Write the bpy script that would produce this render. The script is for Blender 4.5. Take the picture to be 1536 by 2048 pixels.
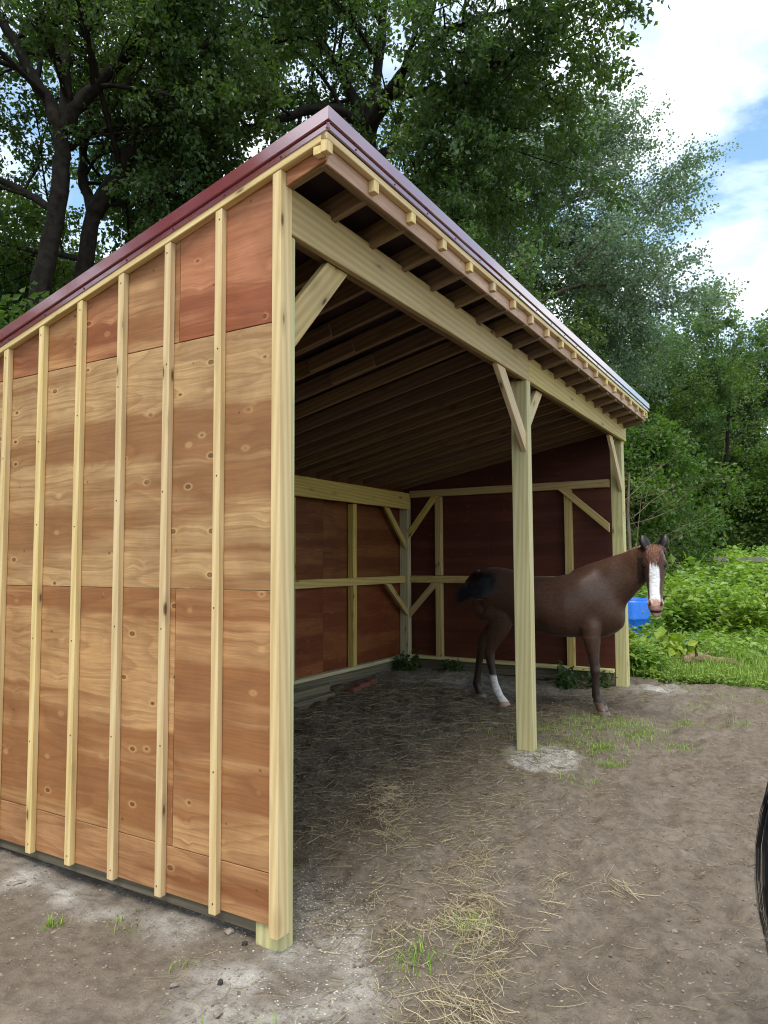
import bpy, bmesh, math, random
import numpy as np
from mathutils import Vector, Matrix

for o in list(bpy.data.objects):
    bpy.data.objects.remove(o, do_unlink=True)
SC = bpy.context.scene
COL = SC.collection
R = math.radians

# ------------------------------------------------------------------ camera
CAM = np.array([-2.52613, -2.02741, 1.67385])
YAW, PIT, ROL, FPX = 0.53606, 0.06749, -0.00502, 1448.40163
FW = np.array([math.cos(YAW) * math.cos(PIT), math.sin(YAW) * math.cos(PIT), math.sin(PIT)])
_r = np.array([math.sin(YAW), -math.cos(YAW), 0.0])
_u = np.cross(_r, FW)
RT = _r * math.cos(ROL) + _u * math.sin(ROL)
UP = -_r * math.sin(ROL) + _u * math.cos(ROL)
cd = bpy.data.cameras.new('camera')
cam = bpy.data.objects.new('camera', cd)
COL.objects.link(cam)
m = Matrix.Identity(4)
for i in range(3):
    m[i][0], m[i][1], m[i][2], m[i][3] = RT[i], UP[i], -FW[i], CAM[i]
cam.matrix_world = m
cd.sensor_fit = 'HORIZONTAL'
cd.sensor_width = 36
cd.lens = FPX / 1536 * 36
cd.clip_start = 0.05
cd.clip_end = 2000
SC.camera = cam


def ray(u, v, depth):
    """a place in the scene, found from where it shows in the photograph and how deep it stands"""
    return CAM + depth * (FW + RT * (u - 768) / FPX + UP * (1024 - v) / FPX)


# ------------------------------------------------------------------ node helpers
def nodes_of(nt):
    nt.nodes.clear()
    return nt


def nd(nt, typ, **kw):
    n = nt.nodes.new(typ)
    for k, v in kw.items():
        setattr(n, k, v)
    return n


def setin(nt, n, **kw):
    for k, v in kw.items():
        s = n.inputs[k] if not k.startswith('i_') else n.inputs[int(k[2:])]
        if isinstance(v, bpy.types.NodeSocket):
            nt.links.new(v, s)
        else:
            s.default_value = v
    return n


def math_(nt, op, a, b=None, c=None, clamp=False):
    n = nd(nt, 'ShaderNodeMath', operation=op, use_clamp=clamp)
    for i, x in enumerate((a, b, c)):
        if x is None:
            continue
        if isinstance(x, bpy.types.NodeSocket):
            nt.links.new(x, n.inputs[i])
        else:
            n.inputs[i].default_value = x
    return n.outputs[0]


def mixc(nt, fac, a, b, mode='MIX'):
    n = nd(nt, 'ShaderNodeMix', data_type='RGBA', blend_type=mode)
    for i, x in ((0, fac), (6, a), (7, b)):
        if isinstance(x, bpy.types.NodeSocket):
            nt.links.new(x, n.inputs[i])
        elif i == 0:
            n.inputs[i].default_value = x
        else:
            n.inputs[i].default_value = (*x, 1.0) if len(x) == 3 else x
    return n.outputs[2]


def ramp(nt, fac, stops):
    n = nd(nt, 'ShaderNodeValToRGB')
    cr = n.color_ramp
    while len(cr.elements) < len(stops):
        cr.elements.new(0.5)
    for e, (p, c) in zip(cr.elements, stops):
        e.position = p
        e.color = (c, c, c, 1) if isinstance(c, (int, float)) else (*c, 1)
    nt.links.new(fac, n.inputs[0])
    return n.outputs[0]


def noise(nt, vec, scale, detail=4, rough=0.55, dist=0.0):
    n = nd(nt, 'ShaderNodeTexNoise')
    setin(nt, n, Vector=vec, Scale=scale, Detail=detail, Roughness=rough, Distortion=dist)
    return n.outputs[0]


def mapping(nt, vec, scale=(1, 1, 1), loc=(0, 0, 0), rot=(0, 0, 0)):
    n = nd(nt, 'ShaderNodeMapping')
    setin(nt, n, Vector=vec, Scale=scale, Location=loc, Rotation=rot)
    return n.outputs[0]


def vmath(nt, op, a, b):
    n = nd(nt, 'ShaderNodeVectorMath', operation=op)
    for i, x in enumerate((a, b)):
        if isinstance(x, bpy.types.NodeSocket):
            nt.links.new(x, n.inputs[i])
        else:
            n.inputs[i].default_value = x
    return n.outputs[0]


def new_mat(name):
    mt = bpy.data.materials.new(name)
    mt.use_nodes = True
    nt = nodes_of(mt.node_tree)
    out = nd(nt, 'ShaderNodeOutputMaterial')
    b = nd(nt, 'ShaderNodeBsdfPrincipled')
    nt.links.new(b.outputs[0], out.inputs[0])
    return mt, nt, b, out


def bump(nt, b, height, strength=0.3, dist=0.01):
    n = nd(nt, 'ShaderNodeBump')
    setin(nt, n, Strength=strength, Distance=dist, Height=height)
    nt.links.new(n.outputs[0], b.inputs['Normal'])


# ------------------------------------------------------------------ world: sky with broken cloud
SUN_EL, SUN_AZ = R(66), R(195)          # azimuth from +X towards +Y
w = bpy.data.worlds.new('World')
SC.world = w
w.use_nodes = True
nt = nodes_of(w.node_tree)
wo = nd(nt, 'ShaderNodeOutputWorld')
bg = nd(nt, 'ShaderNodeBackground')
sky = nd(nt, 'ShaderNodeTexSky', sky_type='NISHITA', sun_disc=False)
sky.sun_elevation = SUN_EL
sky.sun_rotation = R(90) - SUN_AZ
sky.air_density, sky.dust_density, sky.ozone_density = 1.0, 0.6, 1.5
tc = nd(nt, 'ShaderNodeTexCoord')
sep = nd(nt, 'ShaderNodeSeparateXYZ')
nt.links.new(tc.outputs['Generated'], sep.inputs[0])
den = math_(nt, 'ADD', math_(nt, 'MAXIMUM', sep.outputs[2], 0.0), 0.25)
px = math_(nt, 'DIVIDE', sep.outputs[0], den)
py = math_(nt, 'DIVIDE', sep.outputs[1], den)
cmb = nd(nt, 'ShaderNodeCombineXYZ')
setin(nt, cmb, X=px, Y=py, Z=3.1)
pv = mapping(nt, cmb.outputs[0], (1, 1, 1), (3.33, 5.435, 0))
c1 = noise(nt, pv, 1.9, 8, 0.55, 0.25)
c2 = noise(nt, pv, 4.5, 6, 0.6, 0.3)
cl = math_(nt, 'ADD', math_(nt, 'MULTIPLY', c1, 0.8), math_(nt, 'MULTIPLY', c2, 0.2))
cmask = ramp(nt, cl, [(0.40, 0.0), (0.62, 1.0)])
cshade = ramp(nt, noise(nt, pv, 2.6, 5, 0.55), [(0.36, (3.4, 3.6, 3.9)), (0.60, (7.0, 7.1, 7.2))])
blue = mixc(nt, 1.0, sky.outputs[0], (0.82, 0.88, 0.78), 'MULTIPLY')
nt.links.new(mixc(nt, cmask, blue, cshade), bg.inputs[0])
bg.inputs[1].default_value = 0.1
nt.links.new(bg.outputs[0], wo.inputs[0])

sl = bpy.data.lights.new('sun', 'SUN')
sl.energy = 1.1
sl.angle = R(30)
sl.color = (1.0, 0.95, 0.86)
so = bpy.data.objects.new('sun', sl)
COL.objects.link(so)
sd = Vector((math.cos(SUN_EL) * math.cos(SUN_AZ), math.cos(SUN_EL) * math.sin(SUN_AZ), math.sin(SUN_EL)))
so.rotation_euler = sd.to_track_quat('Z', 'Y').to_euler()
so.location = (20, -10, 25)

SC.render.engine = 'CYCLES'
SC.cycles.use_denoising = True
SC.cycles.filter_width = 1.1
SC.cycles.max_bounces = 8
SC.cycles.transparent_max_bounces = 8
vs = SC.view_settings
vs.view_transform = 'Standard'
vs.look = 'None'
vs.gamma = 1.0
vs.exposure = 1.92
vs.use_curve_mapping = False

# ------------------------------------------------------------------ mesh helpers
def link(name, me, mat=None, parent=None):
    o = bpy.data.objects.new(name, me)
    COL.objects.link(o)
    if mat is not None and me is not None and len(me.materials) == 0:
        me.materials.append(mat)
    if parent is not None:
        o.parent = parent
    return o


def tag(o, label=None, cat=None, group=None, kind=None):
    if label:
        o['label'] = label
    if cat:
        o['category'] = cat
    if group:
        o['group'] = group
    if kind:
        o['kind'] = kind
    return o


def empty(name, loc=(0, 0, 0), rz=0.0):
    o = bpy.data.objects.new(name, None)
    COL.objects.link(o)
    o.location = loc
    o.rotation_euler = (0, 0, rz)
    o.empty_display_size = 0.2
    return o


def np_mesh(name, V, F, mat=None, smooth=False, attrs=None, k=None):
    """mesh from arrays; F is (n,k) of one polygon size"""
    V = np.asarray(V, np.float32)
    F = np.asarray(F, np.int32)
    me = bpy.data.meshes.new(name)
    n, k = F.shape
    me.vertices.add(len(V))
    me.vertices.foreach_set('co', V.ravel())
    me.loops.add(n * k)
    me.loops.foreach_set('vertex_index', F.ravel())
    me.polygons.add(n)
    me.polygons.foreach_set('loop_start', np.arange(0, n * k, k, dtype=np.int32))
    me.polygons.foreach_set('loop_total', np.full(n, k, np.int32))
    me.polygons.foreach_set('use_smooth', np.full(n, bool(smooth)))
    for an, (typ, dom, data) in (attrs or {}).items():
        a = me.attributes.new(an, typ, dom)
        a.data.foreach_set('color' if 'COLOR' in typ else 'value', np.asarray(data, np.float32).ravel())
    me.update(calc_edges=True)
    if mat is not None:
        me.materials.append(mat)
    return me


def bevel_bm(bm, off):
    if off > 0:
        bmesh.ops.bevel(bm, geom=list(bm.edges), offset=off, segments=1, affect='EDGES', profile=0.7)


def hexa(name, parent, mat, c8, bev=0.003, smooth=False):
    """box from 8 corners: bottom ring 0..3, top ring 4..7"""
    bm = bmesh.new()
    v = [bm.verts.new(p) for p in c8]
    for f in ((0, 3, 2, 1), (4, 5, 6, 7), (0, 1, 5, 4), (1, 2, 6, 5), (2, 3, 7, 6), (3, 0, 4, 7)):
        bm.faces.new([v[i] for i in f])
    bmesh.ops.recalc_face_normals(bm, faces=list(bm.faces))
    bevel_bm(bm, bev)
    me = bpy.data.meshes.new(name)
    bm.to_mesh(me)
    bm.free()
    return link(name, me, mat, parent)


def box(name, parent, mat, x0, x1, y0, y1, z0, z1, bev=0.003):
    return hexa(name, parent, mat, [(x0, y0, z0), (x1, y0, z0), (x1, y1, z0), (x0, y1, z0),
                                    (x0, y0, z1), (x1, y0, z1), (x1, y1, z1), (x0, y1, z1)], bev)


def board(name, parent, mat, p0, p1, w, h, up=(0, 0, 1), cut0=0.0, cut1=0.0, bev=0.003, wob=0.0):
    """timber from p0 to p1, its grain along local X; w along local Y, h along local Z;
    cut0/cut1: how far the end at +Z leads the end at -Z (a slanted saw cut)"""
    p0, p1 = Vector(p0), Vector(p1)
    X = (p1 - p0)
    L = X.length
    X.normalize()
    Z = Vector(up)
    Z = (Z - X * Z.dot(X)).normalized()
    Y = Z.cross(X)
    hw, hh = w / 2, h / 2
    c = [(-cut0 * -.5 * -1, 0, 0)] * 0
    def e(x, cut, y, z):
        return (x + cut * (z / h), y, z)
    c8 = [e(0, cut0, -hw, -hh), e(L, cut1, -hw, -hh), e(L, cut1, hw, -hh), e(0, cut0, hw, -hh),
          e(0, cut0, -hw, hh), e(L, cut1, -hw, hh), e(L, cut1, hw, hh), e(0, cut0, hw, hh)]
    o = hexa(name, parent, mat, c8, bev)
    mw = Matrix.Identity(4)
    for i in range(3):
        mw[i][0], mw[i][1], mw[i][2], mw[i][3] = X[i], Y[i], Z[i], p0[i]
    o.matrix_local = mw
    return o


_T = np.random.RandomState(7).rand(8, 256, 256)


def vnoise(x, y, s=0):
    t = _T[s % 8]
    xi, yi = np.floor(x).astype(int), np.floor(y).astype(int)
    fx, fy = x - xi, y - yi
    fx, fy = fx * fx * (3 - 2 * fx), fy * fy * (3 - 2 * fy)
    a, b = t[xi & 255, yi & 255], t[(xi + 1) & 255, yi & 255]
    c, d = t[xi & 255, (yi + 1) & 255], t[(xi + 1) & 255, (yi + 1) & 255]
    return (a * (1 - fx) + b * fx) * (1 - fy) + (c * (1 - fx) + d * fx) * fy


def sstep(x, a, b):
    t = np.clip((x - a) / (b - a), 0, 1)
    return t * t * (3 - 2 * t)


# ------------------------------------------------------------------ materials
def make_lumber(name, c_lo, c_hi, knots=(0.10, 0.05, 0.02), knot_amt=0.9, rough=0.62):
    mt, nt, b, out = new_mat(name)
    tc = nd(nt, 'ShaderNodeTexCoord')
    oi = nd(nt, 'ShaderNodeObjectInfo')
    off = nd(nt, 'ShaderNodeCombineXYZ')
    r = oi.outputs['Random']
    setin(nt, off, X=math_(nt, 'MULTIPLY', r, 91.0), Y=math_(nt, 'MULTIPLY', r, 47.0), Z=math_(nt, 'MULTIPLY', r, 23.0))
    v = vmath(nt, 'ADD', tc.outputs['Object'], off.outputs[0])
    warp = noise(nt, mapping(nt, v, (1.2, 6, 6)), 1.0, 3, 0.5)
    # growth rings seen along the board
    rg = nd(nt, 'ShaderNodeTexWave', wave_type='BANDS', bands_direction='DIAGONAL', wave_profile='SIN')
    setin(nt, rg, Vector=mapping(nt, v, (0.35, 9, 9)), Scale=1.6, Distortion=5.0, Detail=2.0)
    rg.inputs['Detail Scale'].default_value = 0.6
    fine = noise(nt, mapping(nt, v, (2.2, 75, 75)), 1.0, 5, 0.7)
    g = math_(nt, 'ADD', math_(nt, 'MULTIPLY', rg.outputs[0], 0.26), math_(nt, 'MULTIPLY', fine, 0.5))
    g = math_(nt, 'ADD', g, math_(nt, 'MULTIPLY', warp, 0.35))
    col = mixc(nt, ramp(nt, g, [(0.34, 0.0), (0.78, 1.0)]), c_hi, c_lo)
    # knots
    vo = nd(nt, 'ShaderNodeTexVoronoi', feature='F1')
    vw = mapping(nt, v, (4.2, 14, 14))
    setin(nt, vo, Vector=vw, Scale=1.0, Randomness=1.0)
    pick = math_(nt, 'GREATER_THAN', nd_sep(nt, vo.outputs['Color'], 0), 0.72)
    kd = ramp(nt, vo.outputs['Distance'], [(0.09, 1.0), (0.17, 0.0)])
    halo = ramp(nt, vo.outputs['Distance'], [(0.10, 0.55), (0.42, 0.0)])
    col = mixc(nt, math_(nt, 'MULTIPLY', pick, halo), col, tuple(0.62 * x for x in c_lo))
    col = mixc(nt, math_(nt, 'MULTIPLY', math_(nt, 'MULTIPLY', pick, kd), knot_amt), col, knots)
    hs = nd(nt, 'ShaderNodeHueSaturation')
    setin(nt, hs, Color=col, Hue=math_(nt, 'ADD', 0.49, math_(nt, 'MULTIPLY', r, 0.02)),
          Saturation=math_(nt, 'ADD', 0.85, math_(nt, 'MULTIPLY', r, 0.25)), Value=math_(nt, 'ADD', 0.82, math_(nt, 'MULTIPLY', r, 0.27)))
    nt.links.new(hs.outputs[0], b.inputs['Base Color'])
    b.inputs['Roughness'].default_value = rough
    b.inputs['Specular IOR Level'].default_value = 0.25
    bump(nt, b, g, 0.25, 0.002)
    return mt


def nd_sep(nt, sock, i):
    s = nd(nt, 'ShaderNodeSeparateColor')
    nt.links.new(sock, s.inputs[0])
    return s.outputs[i]


def make_ply(name, axis, lo, hi, band, knot_col=(0.09, 0.045, 0.02), knot_amt=1.0):
    """rotary-cut plywood face; axis 'y': sheet runs along Y, 'x': along X; face grain along it"""
    mt, nt, b, out = new_mat(name)
    tc = nd(nt, 'ShaderNodeTexCoord')
    oi = nd(nt, 'ShaderNodeObjectInfo')
    s = nd(nt, 'ShaderNodeSeparateXYZ')
    nt.links.new(tc.outputs['Object'], s.inputs[0])
    r = oi.outputs['Random']
    u = s.outputs[1] if axis == 'y' else s.outputs[0]
    c = nd(nt, 'ShaderNodeCombineXYZ')
    setin(nt, c, X=math_(nt, 'ADD', u, math_(nt, 'MULTIPLY', r, 37.0)), Y=math_(nt, 'ADD', s.outputs[2], math_(nt, 'MULTIPLY', r, 11.0)),
          Z=math_(nt, 'MULTIPLY', r, 19.0))
    v = c.outputs[0]
    wv = nd(nt, 'ShaderNodeTexNoise')
    setin(nt, wv, Vector=mapping(nt, v, (1.0, 1.6, 1)), Scale=2.2, Detail=2.0, Roughness=0.5)
    wob = nd(nt, 'ShaderNodeVectorMath', operation='MULTIPLY_ADD')
    nt.links.new(wv.outputs['Color'], wob.inputs[0])
    wob.inputs[1].default_value = (0.0, 0.05, 0)
    nt.links.new(v, wob.inputs[2])
    vw = wob.outputs[0]
    # knots in loose columns: the veneer was peeled off a turning log
    vo = nd(nt, 'ShaderNodeTexVoronoi', feature='F1')
    setin(nt, vo, Vector=mapping(nt, v, (5.2, 8.5, 1)), Scale=1.0, Randomness=0.85)
    colm = ramp(nt, noise(nt, mapping(nt, v, (3.0, 0.22, 1)), 1.0, 1, 0.5), [(0.43, 0.0), (0.48, 1.0)])
    pick = math_(nt, 'MULTIPLY', math_(nt, 'GREATER_THAN', nd_sep(nt, vo.outputs['Color'], 0), 0.22), colm)
    kd = vo.outputs['Distance']
    push = math_(nt, 'MULTIPLY', math_(nt, 'MULTIPLY', ramp(nt, kd, [(0.0, 1.0), (0.42, 0.0)]), pick), 0.030)
    c3 = nd(nt, 'ShaderNodeCombineXYZ')
    setin(nt, c3, X=0.0, Y=push, Z=0.0)
    vk = vmath(nt, 'ADD', vw, c3.outputs[0])
    bands = noise(nt, mapping(nt, vk, (0.32, 5.0, 1)), 1.0, 4, 0.55)
    cath = nd(nt, 'ShaderNodeTexNoise')
    setin(nt, cath, Vector=mapping(nt, vk, (0.42, 3.4, 1)), Scale=1.0, Detail=1.0, Roughness=0.4)
    rings = math_(nt, 'FRACT', math_(nt, 'MULTIPLY', cath.outputs[0], 15.0))
    line = ramp(nt, rings, [(0.0, 0.0), (0.55, 0.25), (0.90, 1.0), (1.0, 0.0)])
    hair = noise(nt, mapping(nt, vk, (2.6, 85, 1)), 1.0, 6, 0.75)
    blot = noise(nt, mapping(nt, v, (3.5, 4.5, 1)), 1.0, 4, 0.6)
    col = mixc(nt, ramp(nt, bands, [(0.44, 0.0), (0.55, 1.0)]), hi, band)
    col = mixc(nt, math_(nt, 'MULTIPLY', ramp(nt, blot, [(0.42, 0.0), (0.72, 1.0)]), 0.45), col, lo)
    col = mixc(nt, math_(nt, 'MULTIPLY', line, 0.36), col, lo)
    col = mixc(nt, math_(nt, 'MULTIPLY', ramp(nt, hair, [(0.40, 0.0), (0.62, 1.0)]), 0.42), col, lo)
    halo = ramp(nt, kd, [(0.07, 0.0), (0.12, 0.42), (0.20, 0.0)])
    col = mixc(nt, math_(nt, 'MULTIPLY', halo, pick), col, tuple(min(1, 1.25 * x) for x in hi))
    ringk = ramp(nt, kd, [(0.0, 0.9), (0.045, 0.5), (0.075, 0.95), (0.12, 0.0)])
    col = mixc(nt, math_(nt, 'MULTIPLY', math_(nt, 'MULTIPLY', ringk, pick), knot_amt), col, knot_col)
    # small pin knots
    v2 = nd(nt, 'ShaderNodeTexVoronoi', feature='F1')
    setin(nt, v2, Vector=mapping(nt, v, (9, 11, 1)), Scale=1.0, Randomness=1.0)
    p2 = math_(nt, 'GREATER_THAN', nd_sep(nt, v2.outputs['Color'], 1), 0.66)
    col = mixc(nt, math_(nt, 'MULTIPLY', math_(nt, 'MULTIPLY', p2, ramp(nt, v2.outputs['Distance'], [(0.04, 1.0), (0.11, 0.0)])), 0.8), col, knot_col)
    col = mixc(nt, 1.0, col, oi.outputs['Color'], 'MULTIPLY')
    nt.links.new(col, b.inputs['Base Color'])
    b.inputs['Roughness'].default_value = 0.58
    b.inputs['Specular IOR Level'].default_value = 0.3
    bump(nt, b, math_(nt, 'ADD', hair, math_(nt, 'MULTIPLY', line, -0.3)), 0.25, 0.002)
    return mt


M = {}
M['pine'] = make_lumber('pine_batten', (0.54, 0.37, 0.155), (0.72, 0.555, 0.28))
M['treated'] = make_lumber('treated_timber', (0.42, 0.36, 0.16), (0.57, 0.52, 0.29), (0.10, 0.08, 0.04))
M['rafter'] = make_lumber('framing_timber', (0.135, 0.082, 0.046), (0.23, 0.150, 0.088))  # pine like the battens, darkened to stand in for shade under the roof
M['header'] = make_lumber('header_timber', (0.38, 0.26, 0.085), (0.54, 0.41, 0.165), (0.06, 0.02, 0.015))
M['grey_board'] = make_lumber('weathered_board', (0.10, 0.082, 0.052), (0.18, 0.155, 0.105))
M['ply_y'] = make_ply('plywood_side', 'y', (0.160, 0.068, 0.029), (0.50, 0.312, 0.152), (0.295, 0.140, 0.058))
M['ply_x'] = make_ply('plywood_back', 'x', (0.075, 0.020, 0.007), (0.23, 0.088, 0.030), (0.15, 0.042, 0.013))  # orange-red sheets, colour taken down to carry the shade inside the shed
M['ply_in'] = make_ply('plywood_inner', 'y', (0.036, 0.011, 0.008), (0.092, 0.030, 0.018), (0.062, 0.019, 0.012))  # red-brown sheets with the interior shade painted into their colour
M['ply_fascia'] = make_ply('plywood_fascia', 'x', (0.22, 0.125, 0.085), (0.52, 0.36, 0.25), (0.40, 0.26, 0.175))
M['deck'] = make_ply('roof_deck', 'x', (0.014, 0.0065, 0.0075), (0.032, 0.015, 0.016), (0.022, 0.010, 0.011))  # reddish ply, the gloom under the roof put into its colour


def simple(name, col, rough=0.5, metal=0.0, spec=0.5, coat=0.0, var=0.0, vscale=8.0, bmp=0.0):
    mt, nt, b, out = new_mat(name)
    b.inputs['Roughness'].default_value = rough
    b.inputs['Metallic'].default_value = metal
    b.inputs['Specular IOR Level'].default_value = spec
    b.inputs['Coat Weight'].default_value = coat
    b.inputs['Coat Roughness'].default_value = 0.15
    tc = nd(nt, 'ShaderNodeTexCoord')
    n = noise(nt, tc.outputs['Object'], vscale, 5, 0.6)
    nt.links.new(mixc(nt, ramp(nt, n, [(0.3, 0.0), (0.7, 1.0)]), tuple(c * (1 - var) for c in col), tuple(min(1, c * (1 + var)) for c in col)), b.inputs['Base Color'])
    if bmp:
        bump(nt, b, n, bmp, 0.01)
    return mt


M['red_metal'] = simple('burgundy_metal', (0.19, 0.010, 0.020), 0.30, 0.0, 0.6, 1.0, 0.08, 2.0)
for n_ in M['red_metal'].node_tree.nodes:
    if n_.type == 'BSDF_PRINCIPLED':
        n_.inputs['Coat IOR'].default_value = 2.9
        n_.inputs['Coat Roughness'].default_value = 0.10
M['dark_metal'] = simple('screw_metal', (0.05, 0.02, 0.02), 0.45, 0.3)
M['blue'] = simple('blue_plastic', (0.010, 0.135, 0.62), 0.38, 0, 0.5, 0, 0.10, 5)
M['bark'] = simple('bark', (0.020, 0.017, 0.014), 0.9, 0, 0.1, 0, 0.55, 9, 0.9)
M['bark_pale'] = simple('pale_bark', (0.13, 0.115, 0.09), 0.9, 0, 0.1, 0, 0.5, 9, 0.8)
M['twig'] = simple('dead_twig', (0.17, 0.13, 0.095), 0.9, 0, 0.1, 0, 0.3, 4)
M['log'] = simple('weathered_log', (0.17, 0.115, 0.075), 0.95, 0, 0.1, 0, 0.6, 14, 1.0)
M['stone'] = simple('stone', (0.20, 0.17, 0.14), 0.9, 0, 0.2, 0, 0.35, 14, 0.6)
M['dung'] = simple('dry_manure', (0.045, 0.04, 0.034), 0.95, 0, 0.1, 0, 0.4, 30, 0.8)
M['brick'] = simple('red_brick', (0.15, 0.055, 0.038), 0.85, 0, 0.2, 0, 0.35, 30, 0.5)
M['fence'] = simple('weathered_fence', (0.24, 0.22, 0.19), 0.9, 0, 0.1, 0, 0.3, 6)


def make_attr_mat(name, attr, lo, hi, rough=0.6, transl=0.0, tcol=None, spec=0.3, scale=0.0, patch=None):
    """colour runs from lo to hi with the stored per-piece value; thin leaves also let light through"""
    mt, nt, b, out = new_mat(name)
    a = nd(nt, 'ShaderNodeAttribute', attribute_name=attr)
    col = mixc(nt, a.outputs['Fac'], lo, hi)
    if patch:
        tc = nd(nt, 'ShaderNodeTexCoord')
        n = noise(nt, tc.outputs['Object'], patch[0], 3, 0.5)
        col = mixc(nt, math_(nt, 'MULTIPLY', ramp(nt, n, [(0.42, 0.0), (0.66, 1.0)]), patch[2]), col, patch[1])
    nt.links.new(col, b.inputs['Base Color'])
    b.inputs['Roughness'].default_value = rough
    b.inputs['Specular IOR Level'].default_value = spec
    if transl:
        t = nd(nt, 'ShaderNodeBsdfTranslucent')
        nt.links.new(mixc(nt, 1.0, col, tcol or (1.6, 1.9, 0.7), 'MULTIPLY'), t.inputs[0])
        mx = nd(nt, 'ShaderNodeMixShader')
        mx.inputs[0].default_value = transl
        nt.links.new(b.outputs[0], mx.inputs[1])
        nt.links.new(t.outputs[0], mx.inputs[2])
        nt.links.new(mx.outputs[0], out.inputs[0])
    return mt


M['leaf'] = make_attr_mat('leaf_dark', 'rnd', (0.026, 0.060, 0.024), (0.074, 0.122, 0.040), 0.42, 0.45, (1.6, 1.9, 0.55), 0.4, patch=(0.5, (0.10, 0.145, 0.026), 0.55))
M['leaf_fresh'] = make_attr_mat('leaf_fresh', 'rnd', (0.040, 0.085, 0.020), (0.095, 0.150, 0.032), 0.45, 0.45, (1.5, 1.9, 0.6), 0.4, patch=(0.4, (0.13, 0.165, 0.03), 0.5))
M['leaf_poplar'] = make_attr_mat('leaf_poplar', 'rnd', (0.068, 0.115, 0.062), (0.20, 0.26, 0.18), 0.38, 0.38, (1.3, 1.6, 0.9), 0.5)
M['leaf_wood'] = make_attr_mat('leaf_woodland', 'rnd', (0.048, 0.098, 0.048), (0.13, 0.19, 0.08), 0.5, 0.45, (1.4, 1.8, 0.7), 0.35, patch=(0.35, (0.19, 0.23, 0.07), 0.5))
M['weed'] = make_attr_mat('weed_leaf', 'rnd', (0.105, 0.200, 0.046), (0.26, 0.38, 0.08), 0.45, 0.40, (1.3, 1.5, 0.5), 0.4, patch=(0.7, (0.32, 0.41, 0.08), 0.55))
M['vine'] = make_attr_mat('vine_leaf', 'rnd', (0.15, 0.24, 0.03), (0.32, 0.38, 0.04), 0.45, 0.35, (1.2, 1.4, 0.5), 0.4)
M['grass'] = make_attr_mat('grass_blade', 'rnd', (0.13, 0.23, 0.045), (0.30, 0.39, 0.08), 0.5, 0.3, (1.2, 1.4, 0.5), 0.3)
M['hay'] = make_attr_mat('hay', 'rnd', (0.19, 0.15, 0.08), (0.54, 0.46, 0.29), 0.65, 0.15, (1.0, 0.95, 0.8), 0.3)
M['litter'] = make_attr_mat('dull_straw', 'rnd', (0.12, 0.095, 0.055), (0.30, 0.24, 0.15), 0.8, 0.0, None, 0.2)
M['shavings'] = make_attr_mat('pale_shavings', 'rnd', (0.26, 0.23, 0.18), (0.52, 0.48, 0.40), 0.8, 0.0, None, 0.2)
M['clod'] = make_attr_mat('soil_clod', 'rnd', (0.10, 0.078, 0.058), (0.27, 0.225, 0.175), 0.95, 0.0, None, 0.1)

# ------------------------------------------------------------------ ground
def gz(x, y):
    x = np.asarray(x, float)
    y = np.asarray(y, float)
    z = 0.07 * sstep(x, 0.0, 4.0) + 0.07 * np.exp(-((x - 3.3) ** 2 + (y - 0.1) ** 2) / (2 * 1.3 ** 2))
    z = z + 0.05 * sstep(y, 0.6, 3.0) * sstep(x, -0.5, 1.0)
    z = z + 0.035 * sstep(y, 0.5, 2.5) * sstep(-x, -0.5, 0.3)
    z = z + 0.95 * sstep(x, 9.0, 22.0) + 1.2 * sstep(y, 9.0, 30.0)
    z = z + 0.05 * (vnoise(x * 0.9 + 40, y * 0.9 + 40, 0) - 0.5) * sstep(np.hypot(x - 0.0, y - 0.0), 0.3, 1.5)
    return z


def gz_fine(x, y):
    f = 0.042 * (vnoise(x * 3.1 + 60, y * 3.1 + 60, 1) - 0.5) + 0.032 * (vnoise(x * 7.7 + 60, y * 7.7 + 60, 2) - 0.5)
    f = f + 0.022 * (vnoise(x * 17 + 60, y * 17 + 60, 3) - 0.5) + 0.011 * (vnoise(x * 33 + 60, y * 33 + 60, 4) - 0.5)
    # trodden pocks on the yard and the stall floor, smoother on the left by the wall
    rough = 0.45 + 0.75 * sstep(x, -0.3, 0.8)
    pock = np.clip(vnoise(x * 5.2 + 90, y * 5.2 + 90, 5) - 0.60, 0, 1) * -0.11
    near = 1 - sstep(x, 10, 14)
    damp = sstep(np.minimum.reduce([np.hypot(x - 0.05, y - 0.08), np.hypot(x - 3.29, y - 0.07), np.hypot(x - 7.0, y - 0.15)]), 0.06, 0.35) * 0.8 + 0.2
    return gz(x, y) + (f + pock) * rough * near * damp


def grade(a0, a1, step, far, growth=1.16):
    c = list(np.arange(a0, a1 + 1e-6, step))
    s, x = step, a1
    while x < far:
        s *= growth
        x += s
        c.append(x)
    s, x, lo = step, a0, []
    while x > -far:
        s *= growth
        x -= s
        lo.append(x)
    return np.array(lo[::-1] + c)


gx_, gy_ = grade(-2.6, 8.6, 0.028, 260), grade(-2.6, 3.4, 0.028, 260)
GX, GY = np.meshgrid(gx_, gy_, indexing='ij')
GZ = gz_fine(GX, GY)
nx, ny = GX.shape
I = np.arange(nx * ny).reshape(nx, ny)
GF = np.stack([I[:-1, :-1], I[1:, :-1], I[1:, 1:], I[:-1, 1:]], -1).reshape(-1, 4)


def green_amount(x, y):
    """where the yard gives way to grass"""
    edge = 7.75 + 0.45 * (vnoise(x * 0.0 + y * 1.3 + 50, y * 0 + 3.3, 2) - 0.5) + 0.28 * np.clip(-y - 1.0, 0, 8) * -0.35 + 0.6 * np.clip(y - 0.3, 0, 1)
    g = sstep(x, edge - 0.25, edge + 0.35)
    g = np.maximum(g, sstep(y, 4.2, 5.2))
    return g


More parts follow.
